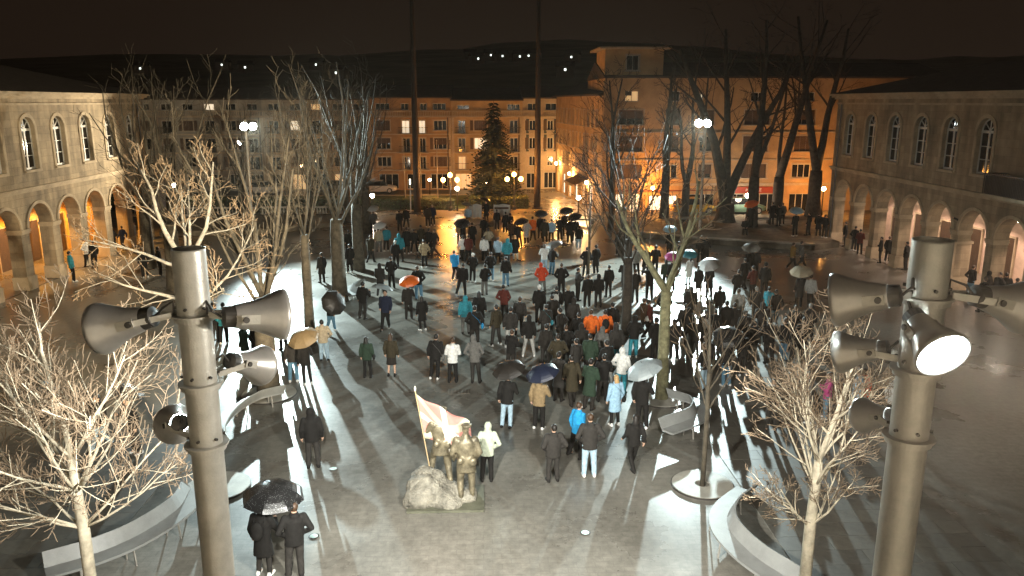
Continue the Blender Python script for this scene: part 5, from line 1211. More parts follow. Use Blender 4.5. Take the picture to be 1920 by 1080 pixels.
# x, y, z in metres; jacket colour, kind; trousers colour, kind; head; pose; facing; carried; umbrella; where
PEOPLE = '''
-4.84;15.75;0.0;black;coat;charcoal;slim;brown;hold;5;pack black;black:.68;front
-4.16;15.64;0.0;black;jacket;charcoal;trousers;brown;pocket;-5;;;front
-4.84;21.04;0.0;black;hood;charcoal;trousers;;down;0;;;bench
-6.35;30.68;0.0;beige;jacket;pale denim;trousers;black;pocket;0;;;lplane
-6.86;34.8;0.0;black;jacket;denim;trousers;long black;pocket;-20;;;lplane
-7.03;28.21;0.0;charcoal;jacket;denim;trousers;black;down;0;;;lplane
-6.42;27.84;0.0;black;jacket;black;slim;brown;hold;20;;tan:.6;lplane
-4.32;28.57;0.0;green;jacket;black;slim;long black;down;0;bag black;;lplane
-3.43;28.71;0.0;olive;jacket;dark;skirt;long brown;down;0;;;lplane
-4.4;35.05;0.0;navy;jacket;black;trousers;black;walk;175;;clear:.5;lplane
-2.68;34.81;0.0;black;coat;black;slim;long black;down;10;;;mid
-3.48;36.84;0.0;dark;jacket;dark;trousers;black;hold;15;;orange:.52;mid
-5.72;36.93;0.0;black;jacket;charcoal;trousers;black;hold;-30;;;lplane
-9.18;44.89;0.0;dark;coat;dark;trousers;black;down;30;;;lplane
-11.12;33.1;0.0;teal;jacket;black;trousers;black;down;20;;;lplane
-11.6;33.51;0.0;black;jacket;charcoal;trousers;brown;pocket;-20;;;lplane
-9.36;30.4;0.0;green;coat;dark;trousers;long black;down;60;;;lplane
-8.97;30.38;0.0;black;coat;dark;trousers;long brown;down;-40;bag grey;;lplane
-8.36;32.24;0.0;black;jacket;dark;trousers;black;hold;40;;;lplane
-11.45;22.52;0.0;black;jacket;pale denim;trousers;black;walk;170;mask;;lside
-10.27;22.17;0.0;black;jacket;charcoal;trousers;black;hold;160;;black:.55;lside
-13.2;22.86;0.0;black;jacket;black;trousers;black;hold;120;;charcoal:.55;lside
-23.62;45.75;0.0;teal;jacket;black;trousers;black;down;-60;;;larc
-24.97;50.07;0.0;white;jacket;black;trousers;black;pocket;-90;;;larc
-24.23;49.55;0.0;black;jacket;black;trousers;black;down;60;;;larc
-25.89;54.04;0.0;light grey;jacket;black;trousers;black;down;20;pack beige;;larc
-25.99;54.83;0.0;black;jacket;black;trousers;black;down;-30;;;larc
-25.29;54.8;0.0;black;jacket;black;trousers;black;pocket;90;;;larc
-25.23;56.01;0.0;navy;jacket;charcoal;trousers;black;walk;60;;;larc
-25.2;57.71;0.0;light grey;coat;dark;trousers;brown;down;-90;;;larc
-24.95;58.59;0.0;black;coat;dark;trousers;black;down;90;;;larc
-19.91;46.6;0.0;black;jacket;black;trousers;black;down;30;;;lopen
-19.16;47.01;0.0;dark;jacket;dark;trousers;black;pocket;-20;;;lopen
-8.97;53.37;0.0;black;jacket;charcoal;trousers;black;pocket;10;;;ltrees
-8.0;47.47;0.0;black;coat;dark;trousers;black;down;60;;;ltrees
-7.15;50.55;0.0;olive;puffer;black;trousers;brown;pocket;0;;;far
-7.08;54.47;0.0;cream;jacket;grey;trousers;black;down;0;;white:.5;far
-6.62;54.65;0.0;teal;jacket;charcoal;trousers;black;down;0;;;far
-5.37;49.29;0.0;black;jacket;black;trousers;white cap;down;0;;;far
-5.26;51.0;0.0;teal;hood;dark;trousers;;down;-10;;;far
-5.08;53.6;0.0;black;coat;dark;trousers;black;down;15;;;far
-4.59;53.97;0.0;black;jacket;black;trousers;black;pocket;0;;;far
-4.14;54.75;0.0;olive;jacket;dark;trousers;black;down;0;;;far
-3.49;53.34;0.0;black;coat;dark;trousers;black;down;-20;;;far
-3.09;52.75;0.0;dark;jacket;charcoal;trousers;brown;walk;70;;;far
-3.55;48.88;0.0;plaid;jacket;black;trousers;black;pocket;0;;;far
-4.99;43.25;0.0;black;jacket;black;trousers;black;pocket;0;;;mid
-5.42;41.65;0.0;charcoal;hood;charcoal;trousers;;pocket;0;;;mid
-3.28;40.62;0.0;black;jacket;denim;trousers;brown;pocket;0;;;mid
-9.77;65.9;0.0;light grey;hood;dark;trousers;;down;0;;;farl
-8.5;62.29;0.0;grey;jacket;dark;trousers;black;hold;20;;light grey:.5;farl
-6.49;63.26;0.0;black;jacket;dark;trousers;black;down;0;;;farl
-6.13;64.9;0.0;black;jacket;charcoal;trousers;black;wide;0;;;farl
-4.36;65.4;0.0;brown;jacket;dark;trousers;black;down;0;;;farl
-4.01;66.26;0.0;navy;jacket;black;trousers;grey;down;0;;;farl
-1.47;45.43;0.0;blue;jacket;black;trousers;black;walk;0;;;gold
-1.1;41.35;0.0;black;jacket;black;trousers;black;wide;0;;;gold
-0.5;44.68;0.0;black;jacket;black;trousers;white cap;pocket;0;;;gold
0.17;41.54;0.0;black;jacket;grey;trousers;black;pocket;0;;;gold
0.56;44.92;0.0;black;jacket;denim;trousers;black;pocket;0;;;gold
1.39;43.52;0.0;black;jacket;denim;trousers;black;down;0;bag black;;gold
1.07;49.7;0.0;pale denim;jacket;black;trousers;black;walk;0;;;gold
1.6;49.01;0.0;teal;hood;charcoal;trousers;;down;0;;;gold
2.3;51.05;0.0;black;coat;pale denim;trousers;long blonde;down;0;;;gold
0.25;50.6;0.0;white;jacket;black;trousers;black;down;0;;;gold
0.58;54.16;0.0;cream;jacket;dark;trousers;long black;down;0;;;gold
-1.25;51.02;0.0;white;jacket;black;trousers;long black;down;0;;;gold
-0.86;50.64;0.0;maroon;jacket;black;trousers;black;down;0;;;gold
-1.54;57.2;0.0;tan;jacket;dark;trousers;brown;down;0;;;posters
-1.19;55.46;0.0;black;coat;dark;trousers;black;hold;10;;black:.62;posters
-0.59;56.08;0.0;black;coat;dark;trousers;black;down;-10;;;posters
0.23;59.44;0.0;black;jacket;dark;trousers;brown;down;0;;;posters
0.51;68.2;0.0;black;coat;dark;trousers;black;hold;180;;black:.55;posters
1.34;63.49;0.0;black;jacket;dark;trousers;black;down;0;;;posters
1.94;62.13;0.0;black;coat;dark;trousers;black;down;20;;;posters
2.36;60.83;0.0;black;jacket;dark;trousers;black;phone;0;;;posters
-1.03;65.84;0.0;pale denim;jacket;dark;trousers;black;down;180;;grey:.5;posters
2.33;57.05;0.0;brown;jacket;dark;trousers;brown;down;0;;;posters
2.83;56.15;0.0;dark;jacket;dark;trousers;black;hold;0;;black:.55;posters
3.35;57.01;0.0;light grey;coat;dark;trousers;black;down;0;;;street
3.91;58.35;0.0;orange;jacket;dark;trousers;black;down;0;;;street
4.55;59.51;0.0;black;jacket;dark;trousers;black;hold;0;;black:.55;street
4.75;57.4;0.0;olive;coat;black;trousers;black;down;0;;;street
5.23;57.84;0.0;light blue;jacket;dark;trousers;black;down;20;;;street
5.95;58.27;0.0;black;jacket;black;trousers;black;pocket;0;;;street
6.59;57.55;0.0;black;coat;dark;trousers;black;down;0;;;street
7.03;58.23;0.0;black;jacket;dark;trousers;black;hold;10;;black:.6;street
6.6;60.66;0.0;dark;jacket;dark;trousers;black;hold;0;;black:.58;street
6.92;54.72;0.0;black;jacket;pale denim;trousers;black;walk;0;;;street
3.88;47.46;0.0;white;jacket;pale denim;trousers;long brown;down;0;;;grey
4.26;46.52;0.0;black;jacket;denim;trousers;long black;hold;0;;grey:.55;grey
3.34;41.42;0.0;red;hood;grey;trousers;;pocket;0;;;grey
4.29;41.02;0.0;black;jacket;black;trousers;brown;pocket;0;;;grey
5.07;40.17;0.0;charcoal;jacket;dark;trousers;black;phone;-40;;;grey
6.23;45.99;0.0;black;jacket;black;trousers;black;pocket;0;;;sap
6.96;46.57;0.0;black;coat;black;trousers;black;down;20;;;sap
6.79;40.8;0.0;black;jacket;black;trousers;black;down;-10;;;sap
9.37;52.63;0.0;black;jacket;dark;trousers;black;down;0;;;sap
9.33;45.87;0.0;light grey;jacket;dark;trousers;black;down;0;;;sap
9.87;46.15;0.0;black;coat;dark;trousers;black;walk;0;;;sap
10.48;46.27;0.0;black;jacket;black;trousers;black;down;0;;;sap
8.86;40.13;0.0;black;jacket;black;trousers;black;up;0;;;sap
7.99;39.6;0.0;dark;jacket;dark;trousers;brown;phone;20;;;sap
10.29;42.51;0.0;green;jacket;dark;trousers;long black;down;0;;;pink
10.59;42.37;0.0;black;coat;dark;trousers;black;hold;0;;pink:.5;pink
12.73;52.11;0.0;black;coat;dark;trousers;black;hold;0;;light blue:.5;terr0
12.28;47.76;0.0;black;coat;dark;trousers;black;down;0;;;pink
11.81;43.5;0.0;white;coat;black;slim;long black;hold;10;;teal:.5;pink
14.23;49.86;0.0;black;jacket;dark;trousers;grey;down;0;;;pink
14.49;49.5;0.0;black;coat;dark;trousers;black;down;0;;;pink
11.64;40.6;0.0;charcoal;jacket;dark;skirt;long black;down;0;;;white
12.18;40.58;0.0;black;coat;black;trousers;black;hold;0;;white:.62;white
13.24;39.39;0.0;black;jacket;black;trousers;black;pocket;0;;;white
14.67;42.34;0.0;black;jacket;black;trousers;black;walk;10;;;white
15.84;45.02;0.0;black;jacket;dark;trousers;brown;hold;0;;light grey:.55;white
16.29;45.29;0.0;charcoal;jacket;dark;trousers;brown;down;0;;;white
14.4;40.14;0.0;maroon;jacket;dark;trousers;black;down;0;;;white
15.13;40.58;0.0;black;jacket;dark;trousers;black cap;down;0;;;white
13.59;35.77;0.0;teal;jacket;dark;trousers;black;phone;-40;;;white
12.99;35.61;0.0;charcoal;jacket;dark;trousers;light grey cap;down;0;;;white
19.36;47.47;0.0;yellow;jacket;dark;trousers;brown;walk;-60;;;rdark
19.93;47.45;0.0;grey;jacket;dark;trousers;brown;walk;-60;;;rdark
16.15;38.39;0.0;charcoal;coat;black;trousers;black;hold;0;;beige:.58;rdark
16.72;38.15;0.0;light grey;jacket;dark;trousers;brown;down;0;;;rdark
7.75;30.11;0.0;black;hood;black;trousers;;pocket;0;;;bright
8.76;31.92;0.0;black;hood;black;trousers;;down;0;;;bright
8.61;30.14;0.0;dark;jacket;charcoal;trousers;black;fold;0;;;bright
6.97;30.01;0.0;black;jacket;black;trousers;black;pocket;20;;;bright
6.17;30.58;0.0;black;hood;teal;trousers;;pocket;0;;;bright
7.18;33.4;0.0;brown;jacket;charcoal;trousers;brown;walk;-70;bag white;;bright
7.46;33.23;0.0;maroon;jacket;dark;trousers;black;walk;-70;;;bright
9.37;31.53;0.0;black;jacket;dark;trousers;black;pocket;0;pack light grey;;bright
9.88;31.73;0.0;black;coat;dark;trousers;black;down;0;;;bright
10.59;32.62;0.0;black;jacket;brown;trousers;black;down;0;;;bright
10.94;32.61;0.0;dark;jacket;brown;trousers;black;down;0;;;bright
11.85;34.93;0.0;light grey;jacket;dark;trousers;brown;down;0;;;bright
10.79;29.72;0.0;black;jacket;grey;trousers;black;down;-20;;;bright
11.45;29.56;0.0;black;jacket;black;trousers;black;fold;0;;;right
12.12;29.8;0.0;black;jacket;denim;trousers;brown;pocket;20;;;right
13.14;30.44;0.0;black;puffer;black;trousers;black;down;0;;;right
14.25;32.48;0.0;charcoal;jacket;dark;trousers;grey;down;0;;;right
8.05;26.81;0.0;black;jacket;pale denim;trousers;brown;fold;30;;;bright
8.97;27.11;0.0;black;jacket;denim;trousers;black;hold;0;;black:.62;bright
9.16;23.04;0.0;black;jacket;charcoal;trousers;brown;pocket;150;mask;;rtree
9.85;23.44;0.0;black;puffer;charcoal;trousers;black;phone;120;;;rtree
10.64;23.66;0.0;grey;jacket;dark;trousers;long brown;down;60;;;rtree
11.28;23.95;0.0;pink;jacket;denim;trousers;long brown;down;90;;;rtree
11.38;23.29;0.0;brown;jacket;charcoal;trousers;black;phone;-70;;;rtree
12.14;23.69;0.0;light blue;jacket;dark;trousers;brown;down;60;;;rtree
12.7;24.03;0.0;red;jacket;dark;trousers;black;down;-60;;;rtree
13.11;23.22;0.0;light grey;hood;black;trousers;;down;-40;;;rtree
4.52;31.21;0.0;orange;jacket;dark;trousers;brown;pocket;0;;;crowd
5.19;31.48;0.0;orange;jacket;black;trousers;black;down;0;pack black;;crowd
4.62;29.19;0.0;grey;hood;black;trousers;;down;0;;;crowd
5.33;29.29;0.0;charcoal;hood;teal;trousers;;down;0;;;crowd
4.6;27.06;0.0;black;jacket;light grey;trousers;black;fold;30;;;crowd
4.97;26.51;0.0;white;hood;teal;trousers;;pocket;-20;;;crowd
-0.72;34.22;0.0;teal;hood;grey;trousers;;down;0;;;crowd
-0.07;35.05;0.0;black;coat;dark;trousers;long black;down;0;;;crowd
-0.3;32.14;0.0;black;jacket;dark;trousers;black;pocket;0;bag blue;;crowd
1.13;36.46;0.0;maroon;jacket;dark;trousers;black;pocket;0;;;crowd
0.61;32.4;0.0;olive;jacket;charcoal;trousers;black;down;0;;;crowd
1.17;32.08;0.0;charcoal;jacket;light grey;trousers;black;down;0;;;crowd
1.92;30.89;0.0;black;hood;light grey;trousers;;wide;0;;;crowd
1.08;29.02;0.0;black;jacket;dark;trousers;brown;phone;0;;;crowd
-1.09;27.91;0.0;white;jacket;black;trousers;brown;phone;0;;;crowd
-0.21;27.82;0.0;grey;hood;charcoal;trousers;;pocket;0;;;crowd
-1.8;28.29;0.0;black;jacket;black;trousers;black;down;10;bag grey;;crowd
2.74;36.02;0.0;black;jacket;black;trousers;white cap;down;0;;;crowd
3.52;35.99;0.0;black;jacket;dark;trousers;black;down;0;pack white;;crowd
4.16;35.78;0.0;black;jacket;black;trousers;cream cap;pocket;0;;;crowd
5.33;38.5;0.0;black;jacket;dark;trousers;brown;down;0;;;crowd
5.93;38.69;0.0;black;hood;dark;trousers;;down;0;;;crowd
2.71;32.78;0.0;charcoal;jacket;dark;trousers;black;down;0;bag teal;;crowd
3.4;31.77;0.0;dark;jacket;dark;trousers;black;pocket;0;;;crowd
4.05;31.38;0.0;black;puffer;dark;trousers;black;down;0;;;crowd
2.81;28.04;0.0;olive;jacket;dark;trousers;black;pocket;0;;;crowd
3.47;27.78;0.0;charcoal;coat;dark;trousers;black;down;0;;;crowd
4.02;27.99;0.0;green;jacket;dark;trousers;black;down;0;;;crowd
2.48;29.4;0.0;dark;jacket;charcoal;trousers;black;down;0;;;crowd
3.32;29.37;0.0;black;jacket;black;trousers;brown;pocket;0;;;crowd
3.95;29.34;0.0;dark;hood;dark;trousers;;down;0;;;crowd
1.65;33.95;0.0;charcoal;jacket;dark;trousers;brown;down;0;;;crowd
3.3;34.14;0.0;dark;jacket;dark;trousers;black;fold;0;;;crowd
4.01;33.53;0.0;charcoal;hood;dark;trousers;;down;0;;;crowd
5.7;32.82;0.0;black;coat;dark;trousers;black;down;0;;;crowd
0.76;23.63;0.0;black;jacket;pale denim;trousers;brown;hold;0;;dark:.55;statue
1.8;23.5;0.0;tan;jacket;black;trousers;brown;hold;0;;navy:.55;statue
0.1;19.99;0.0;pale green;hood;black;trousers;;pocket;0;;;statue
1.92;19.92;0.0;charcoal;puffer;charcoal;trousers;black;pocket;0;;;statue
2.72;21.4;0.0;blue;jacket;black;trousers;brown;pocket;-35;mask;;statue
2.96;20.16;0.0;charcoal;jacket;pale denim;trousers;brown;pocket;-10;;;statue
4.26;23.66;0.0;light blue;coat;black;slim;long blonde;down;0;bag black;;statue
4.26;20.54;0.0;black;jacket;black;trousers;long black;walk;15;bag black;;statue
5.12;23.41;0.0;black;jacket;black;trousers;white cap;hold;0;;clear:.62;statue
2.66;25.87;0.0;charcoal;coat;dark;trousers;black;down;0;;;crowd2
3.12;25.46;0.0;olive;coat;dark;trousers;black;down;10;;;crowd2
3.6;25.05;0.0;green;coat;dark;trousers;black;down;-10;;;crowd2
4.17;25.81;0.0;black;jacket;dark;trousers;black;fold;20;;;crowd2
26.29;55.21;0.0;black;jacket;dark;trousers;black;down;60;;;rarc
26.14;53.54;0.0;black;jacket;black;trousers;black;pocket;-60;;;rarc
25.9;52.16;0.0;maroon;jacket;black;trousers;black;down;-30;;;rarc
25.84;49.22;0.0;black;jacket;charcoal;trousers;black;fold;60;;;rarc
26.41;49.37;0.0;black;jacket;black;trousers;brown;down;-60;;;rarc
26.36;47.03;0.0;black;puffer;dark;trousers;black;pocket;60;;;rarc
27.0;47.33;0.0;black;coat;dark;trousers;long black;down;-60;;;rarc
26.15;40.14;0.0;black;jacket;denim;trousers;brown;pocket;-90;;;rarc
25.88;38.32;0.0;black;hood;dark;trousers;;down;30;;;rarcd
25.96;37.67;0.0;charcoal;jacket;dark;trousers;black;down;90;;;rarcd
26.59;37.86;0.0;black;jacket;dark;trousers;black;down;-50;;;rarcd
26.58;37.02;0.0;black;puffer;dark;trousers;black;down;20;;;rarcd
24.81;36.99;0.0;dark;jacket;dark;trousers;brown;phone;0;;;rarcd
23.38;57.24;0.42;black;jacket;black;trousers;black;hold;20;;light blue:.55;terr
24.53;57.67;0.42;dark;jacket;dark;trousers;black;down;40;;;terr
25.13;57.17;0.42;black;coat;dark;trousers;brown;down;-30;;;terr
25.26;56.45;0.42;black;jacket;charcoal;trousers;black;pocket;-60;;;terr
24.68;63.24;0.42;grey;jacket;dark;trousers;brown;down;0;;;terr
23.7;62.99;0.42;black;coat;black;trousers;black;down;0;;;terr
23.96;62.13;0.42;black;jacket;dark;trousers;black;pocket;30;;;terr
21.45;61.4;0.42;dark;jacket;dark;trousers;black;hold;0;;orange:.6;terr
11.25;35.87;0.0;black;jacket;dark;trousers;black;down;0;;;bright
9.85;35.74;0.0;dark;coat;dark;trousers;long black;down;0;;;bright
8.68;32.7;0.0;charcoal;jacket;black;trousers;black;down;0;;;bright
8.98;29.01;0.0;dark;jacket;charcoal;trousers;brown;phone;10;;;bright
10.85;30.96;0.0;black;coat;black;trousers;black;pocket;0;;;bright
12.04;32.17;0.0;charcoal;hood;dark;trousers;;down;0;;;right
13.34;32.05;0.0;dark;jacket;dark;trousers;brown;down;-20;;;right
12.04;28.39;0.0;black;hood;charcoal;trousers;;pocket;20;;;right
9.95;28.23;0.0;black;puffer;dark;trousers;black;fold;0;;;bright
8.52;35.06;0.0;black;jacket;charcoal;trousers;brown;pocket;0;;;bright
13.71;34.85;0.0;black;jacket;denim;trousers;black;down;0;;;right
7.89;41.85;0.0;charcoal;coat;dark;trousers;black;down;0;;;sap
'''
WHERE = {'front': 'under the spotted umbrella', 'bench': 'alone beside a ground light', 'lplane': 'near the thick plane tree', 'mid': 'near the orange umbrella', 'lside': 'behind the wide young tree',
 'larc': 'by the orange glowing arcade', 'lopen': 'on dark paving before the orange arcade', 'ltrees': 'beside the stout plane tree', 'farl': 'at the far edge before the hedge', 'gold': 'on the orange reflection',
 'posters': 'in front of the white banners', 'street': 'at the far edge before the side street', 'grey': 'near the grey umbrella', 'sap': 'round the far sapling', 'pink': 'near the pink umbrella', 'terr0': 'before the terrace', 'white': 'near the large white umbrella',
 'rdark': 'on the dark paving near the pale arcade', 'bright': 'on the bright wet paving', 'right': 'at the pale arcade side of the crowd', 'rtree': 'behind the narrow young tree', 'crowd': 'in the dense crowd', 'statue': 'near the statue', 'crowd2': 'behind the blue jacket', 'rarc': 'between the pale arcade pillars', 'rarcd': 'in the dark huddle by the pale arcade', 'terr': 'on the terrace'}
WHERE['far'] = 'beside the orange reflection'
def plabel(jc, jk, tc, tk, head, extra, umb, where):
    noun = {'jacket': 'jacket', 'hood': 'hooded jacket', 'coat': 'long coat', 'puffer': 'padded jacket'}[jk]
    s = 'person in ' + ('cream plaid' if jc == 'plaid' else jc) + ' ' + noun + ', ' + tc + ' ' + ('skirt' if tk == 'skirt' else 'trousers')
    if head.endswith('cap'): s += ', ' + head
    elif head.startswith('long'): s += ', ' + head + ' hair'
    if 'mask' in extra: s += ', white mask'
    elif 'pack' in extra: s += ', backpack'
    elif 'bag' in extra: s += ', bag'
    if umb: s += ', holding umbrella'
    s += ', ' + where
    w = s.split(); return ' '.join(w[:16])
HANDLOC = Vector((.17, .27, 1.30))
for ln in PEOPLE.strip().split('\n'):
    x, y, z, jc, jk, tc, tk, head, pose, face, extra, umb, zone = ln.split(';')
    x, y, z, face = float(x), float(y), float(z), float(face)
    hgt = rnd.uniform(.95, 1.05) * (.955 if head.startswith('long') else 1.0)
    rz = R(face + rnd.gauss(0, 16))
    if pose == 'down' and rnd.random() < .28 and not extra: pose = rnd.choice(('fold', 'pocket', 'phone'))
    if pose in ('down', 'pocket') and rnd.random() < .16: pose = rnd.choice(('wide', 'walk'))
    shoes = 'white' if rnd.random() < .35 else 'black'
    p = person(x, y, rz, plabel(jc, jk, tc, tk, head, extra, umb, WHERE[zone]), jc, jk, tc, tk, head or None, pose, hgt, shoes, tuple(e for e in [extra] if e), z)
    p.rotation_euler = (R(rnd.gauss(-1, 2.2)), R(rnd.gauss(0, 1.6)), rz)
    if umb:
        uc, ur = umb.split(':'); ur = float(ur)
        hand = Matrix.Rotation(rz, 3, 'Z') @ (Vector((HANDLOC.x, HANDLOC.y, HANDLOC.z)) * hgt)
        top = Matrix.Rotation(rz, 3, 'Z') @ Vector((.03 if ur < .6 else -.12, .04, 2.02 * hgt + .06))
        if zone == 'front': top = hand + Vector((.05, -.06, .78))
        ax = top - hand; L = ax.length
        u = umbrella(x + top.x, y + top.y, z + top.z, uc, {'clear': 'translucent grey'}.get(uc, uc) + ' umbrella over the person in ' + jc + ' ' + {'coat': 'coat'}.get(jk, 'jacket') + ' ' + WHERE[zone], ur, L=round(L, 3))
        if zone == 'front': u['label'] = 'large spotted black umbrella over the couple beside the curved bench'
        u.rotation_mode = 'QUATERNION'; u.rotation_quaternion = ax.normalized().to_track_quat('Z', 'Y')
# open umbrellas resting on the ground or held low
umbrella(-6.45, 34.3, 1.55, 'dark', 'black umbrella held low beside the plane trees', .6, (62, 25), .4, .8)
u = umbrella(-30.0, 74.5, 1.55, 'striped', 'grey striped parasol standing behind the balustrade', 1.3, (-70, 0), .2, 1.4)
# the seated person on the terrace edge, the person standing up on the arcade wall
person(19.95, 58.2, R(160), 'person in black jacket sitting on the terrace edge', 'black', 'jacket', 'dark', 'trousers', 'black', 'sit', 1.0, 'black', (), .36)
blk = thing('stone_block', 'stone block between the pale arcade pillars', 'block', (26.35, 41.85, 0))
MB().box(-.5, .5, -.32, .32, 0, 2.62).box(-.56, .56, -.38, .38, 2.62, 2.75).build('pier', STONE_TRIM, blk)
person(26.2, 41.85, R(70), 'person in black jacket standing high on a stone block under an arch', 'black', 'jacket', 'charcoal', 'trousers', 'brown', 'phone', 1.0, 'black', (), 2.75)

# droplets on the near black umbrella
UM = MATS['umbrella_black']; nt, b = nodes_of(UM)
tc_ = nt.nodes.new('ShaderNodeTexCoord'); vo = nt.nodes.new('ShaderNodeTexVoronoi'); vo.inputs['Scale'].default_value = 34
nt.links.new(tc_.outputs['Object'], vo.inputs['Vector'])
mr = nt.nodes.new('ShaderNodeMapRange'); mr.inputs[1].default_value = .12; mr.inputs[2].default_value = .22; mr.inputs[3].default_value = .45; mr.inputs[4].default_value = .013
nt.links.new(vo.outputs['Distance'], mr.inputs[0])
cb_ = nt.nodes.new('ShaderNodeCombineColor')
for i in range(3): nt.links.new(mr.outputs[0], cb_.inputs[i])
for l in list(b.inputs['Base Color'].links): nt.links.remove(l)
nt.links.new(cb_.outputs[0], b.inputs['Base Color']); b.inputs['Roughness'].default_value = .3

# banners lying between two bearers
SHEET = mat('white_sheet', (.66, .63, .56), .8, var=.14, scale=2.2, bump=.4, bscale=5)
for (x, y, w, lb) in ((-.45, 69.8, 1.15, 'white hand lettered sheet held up at the far edge'), (1.9, 69.6, 1.5, 'white sheet with brown painted band held up beside the other')):
    t = thing('banner', lb, 'banner', (x, y, 0), 0, 'white banners held up')
    rg = random.Random(int(x * 10)); n = 10; vs = []
    for i in range(n + 1):
        for j in range(5): vs.append((-w / 2 + w * i / n, .05 * math.sin(i * 1.3) + .02 * j, .12 + 1.2 * j / 4 - .04 * math.sin(i * .8)))
    fs = [(i * 5 + j, (i + 1) * 5 + j, (i + 1) * 5 + j + 1, i * 5 + j + 1) for i in range(n) for j in range(4)]
    q = len(vs); vs2 = [(a, c + .012, d) for a, c, d in vs]
    MB().add(vs + vs2, fs + [tuple(k + q for k in reversed(f)) for f in fs]).build('sheet', SHEET, t)
    for s in (-1, 1): MB().tube([(s * w / 2, .0, 0), (s * w / 2, .03, 1.36)], .015, 6).build('stick', mat('wooden_stick', (.3, .2, .1), .7), t)
    if w > 1.3: MB().box(-w * .44, w * .40, -.075, -.065, .92, 1.1).build('painted_band', mat('brown_paint', (.12, .07, .04), .8), t)

# ================================================================ THE STATUE
BRONZE = mat('weathered_bronze', (.17, .145, .095), .45, .4, var=.7, scale=5, bump=.5, bscale=16)
ROCKM = mat('pale_rock', (.19, .175, .14), .8, var=.6, scale=3, bump=.8, bscale=9)
st = thing('statue', 'bronze statue of two men in field dress on a pale rock', 'statue', (-.95, 18.9, 0))
MB().box(-1.0, .98, -.62, .75, 0, .07).build('plinth', mat('dark_plinth', (.10, .10, .07), .6, var=.3), st)
rg = random.Random(3); rb = MB()
for (x, y, z, a, b_, c) in ((-.55, .0, .28, .52, .55, .50), (-.05, .1, .22, .5, .5, .34), (-.62, .25, .45, .36, .36, .42), (.35, .1, .12, .45, .45, .22), (-.85, -.25, .2, .3, .3, .3), (.0, -.25, .12, .5, .35, .2), (-.25, .3, .45, .3, .3, .3)):
    rb.ell((x, y, z), a, b_, c, 12, 8)
rm = remesh(rb, .05, .9, True)
for v in rm.vertices:
    n_ = math.sin(v.co.x * 9 + v.co.z * 7) * .03 + math.sin(v.co.y * 13 + v.co.x * 5) * .025 + rg.uniform(-.012, .012); v.co += v.normal * n_
    v.co.z = max(v.co.z, .03)
rm.materials.clear(); rm.materials.append(ROCKM); rm.polygons.foreach_set('use_smooth', [False] * len(rm.polygons)); link('rock', rm, st)
def figure(loc, rz, legs, arms, k=1.18):
    b = MB()
    rings(b, [(0, 0, .68, .22, .17), (0, 0, .9, .20, .16), (0, 0, 1.0, .18, .14), (0, 0, 1.2, .22, .155), (0, 0, 1.38, .225, .14), (0, 0, 1.46, .12, .10), (0, 0, 1.56, .06, .065)])
    rings(b, [(0, 0, .97, .195, .155), (0, 0, 1.03, .195, .155)])
    b.ell((0, .01, 1.655), .082, .1, .12, 12, 9); b.ell((0, .11, 1.64), .017, .03, .03, 8, 6); b.ell((.02, -.01, 1.745), .125, .12, .05, 12, 7)   # head, nose, beret
    b.ell((.14, -.15, .95), .10, .07, .11, 10, 8); b.ell((-.13, -.15, .98), .08, .06, .09, 10, 8)                                                # pouches
    for s, (kn, an) in legs.items():
        limb(b, (s * .1, 0, .86), kn, .115, .085); limb(b, kn, an, .085, .06); limb(b, an, (an[0], an[1] + .15, an[2] - .03), .06, .05)
    for s, (el, ha) in arms.items():
        limb(b, (s * .2, 0, 1.41), el, .085, .066); limb(b, el, ha, .066, .05); b.ell(ha, .05, .05, .06, 8, 6)
        for f in range(4): b.tube([Vector(ha), Vector(ha) + Vector((-.03 + f * .02, .02, -.09))], [.016, .012], 5)
    m = remesh(b, .024, .6); m.materials.clear(); m.materials.append(BRONZE)
    f = link('figure', m, st, loc, (0, 0, rz)); f.scale = (k, k, k); return f
figure((.52, -.12, .12), R(4), {-1: ((-.13, .05, .46), (-.12, -.05, .10)), 1: ((.12, .05, .47), (.13, .0, .10))}, {-1: ((-.30, -.03, 1.12), (-.26, .12, .92)), 1: ((.30, -.05, 1.12), (.24, .1, .95))})
figure((-.12, .28, .42), R(12), {-1: ((-.16, .25, .55), (-.2, .22, .22)), 1: ((.14, .02, .40), (.17, -.12, -.02))}, {-1: ((-.32, .1, 1.2), (-.38, .26, 1.02)), 1: ((.34, .0, 1.16), (.40, .05, .90))})
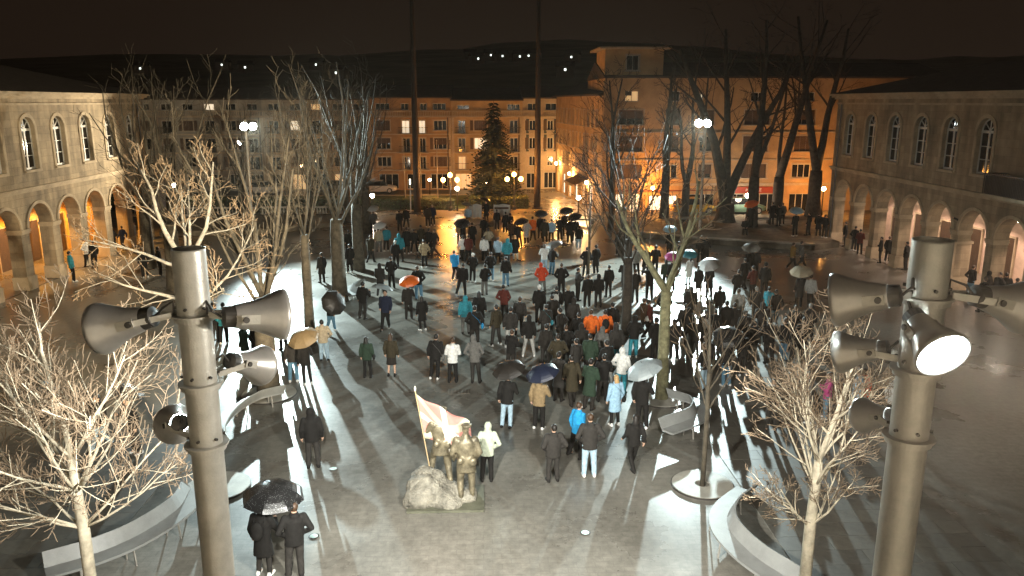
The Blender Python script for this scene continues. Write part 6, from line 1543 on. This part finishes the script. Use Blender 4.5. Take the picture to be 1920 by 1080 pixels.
# the flag leaning on the statue
fl = thing('flag', 'pale pinkish cross patterned flag on a wooden pole planted in the statue rock', 'flag', (-1.36, 19.25, .62), 0)
pb = Vector((0, 0, -.1)); pt = Vector((-.34, -.25, 2.42))
MB().tube([pb, pt], .016, 8).build('pole', mat('flag_pole_wood', (.48, .36, .2), .6, var=.15), fl)
MB().ell(pt + Vector((0, 0, .06)), .03, .03, .08, 8, 6).build('finial', mat('pale_finial', (.6, .58, .5), .5, var=0), fl)
FM = bpy.data.materials.new('faded_flag_cloth'); FM.use_nodes = True; nt, b = nodes_of(FM)
uvn = nt.nodes.new('ShaderNodeUVMap'); sx = nt.nodes.new('ShaderNodeSeparateXYZ'); nt.links.new(uvn.outputs[0], sx.inputs[0])
def band(src, c, w):
    s = nt.nodes.new('ShaderNodeMath'); s.operation = 'SUBTRACT'; nt.links.new(src, s.inputs[0]); s.inputs[1].default_value = c
    a = nt.nodes.new('ShaderNodeMath'); a.operation = 'ABSOLUTE'; nt.links.new(s.outputs[0], a.inputs[0])
    l = nt.nodes.new('ShaderNodeMath'); l.operation = 'LESS_THAN'; nt.links.new(a.outputs[0], l.inputs[0]); l.inputs[1].default_value = w; return l.outputs[0]
def mixc(fac, A, col):
    m = nt.nodes.new('ShaderNodeMix'); m.data_type = 'RGBA'; nt.links.new(fac, m.inputs['Factor'])
    if hasattr(A, 'is_linked'): nt.links.new(A, m.inputs['A'])
    else: m.inputs['A'].default_value = A
    m.inputs['B'].default_value = col; return m.outputs['Result']
df = nt.nodes.new('ShaderNodeMath'); df.operation = 'SUBTRACT'; nt.links.new(sx.outputs['X'], df.inputs[0]); nt.links.new(sx.outputs['Y'], df.inputs[1])
sm = nt.nodes.new('ShaderNodeMath'); sm.operation = 'ADD'; nt.links.new(sx.outputs['X'], sm.inputs[0]); nt.links.new(sx.outputs['Y'], sm.inputs[1])
c = mixc(band(df.outputs[0], 0, .09), (.54, .235, .195, 1), (.50, .47, .33, 1)); c = mixc(band(sm.outputs[0], 1, .09), c, (.50, .47, .33, 1))
c = mixc(band(sx.outputs['X'], .5, .055), c, (.60, .56, .48, 1)); c = mixc(band(sx.outputs['Y'], .5, .075), c, (.60, .56, .48, 1))
nt.links.new(c, b.inputs['Base Color']); b.inputs['Roughness'].default_value = .85
fb = MB(); NU, NV = 26, 14; vs = []; uvs = []
for i in range(NU + 1):
    u = i / NU
    for j in range(NV + 1):
        v = j / NV
        a = pt.lerp(pb, .04 + .50 * (1 - v))
        p = a + Vector((1.35 * u, .12 * math.sin(u * 7 + v * 2) * (.3 + u), -.78 * u * (1 - .18 * v) - .20 * u * u + .05 * math.sin(u * 11 + v * 3)))
        vs.append(p + Vector((0, .05 * math.sin(v * 9 + u * 5) * u, 0))); uvs.append((u, v))
fs = [(i * (NV + 1) + j, (i + 1) * (NV + 1) + j, (i + 1) * (NV + 1) + j + 1, i * (NV + 1) + j + 1) for i in range(NU) for j in range(NV)]
me = fb.add(vs, fs).mesh('cloth', FM, True)
ul = me.uv_layers.new(name='UVMap')
for l in me.loops: ul.data[l.index].uv = uvs[l.vertex_index]
clo = link('cloth', me, fl); md = clo.modifiers.new('thick', 'SOLIDIFY'); md.thickness = .006

# ================================================================ NIGHT HAZE (drizzle in the air)
hz = stuff(MB().box(-760, 760, -140, 880, -1.5, 150).build('haze', None))
HM = bpy.data.materials.new('drizzle_haze'); HM.use_nodes = True
nt = HM.node_tree; nt.nodes.remove(nt.nodes['Principled BSDF'])
pv = nt.nodes.new('ShaderNodeVolumePrincipled'); pv.inputs['Color'].default_value = (.85, .68, .52, 1); pv.inputs['Density'].default_value = .0001; pv.inputs['Anisotropy'].default_value = .6
nt.links.new(pv.outputs[0], nt.nodes['Material Output'].inputs['Volume']); hz.data.materials.append(HM)
sc.cycles.volume_bounces = 0
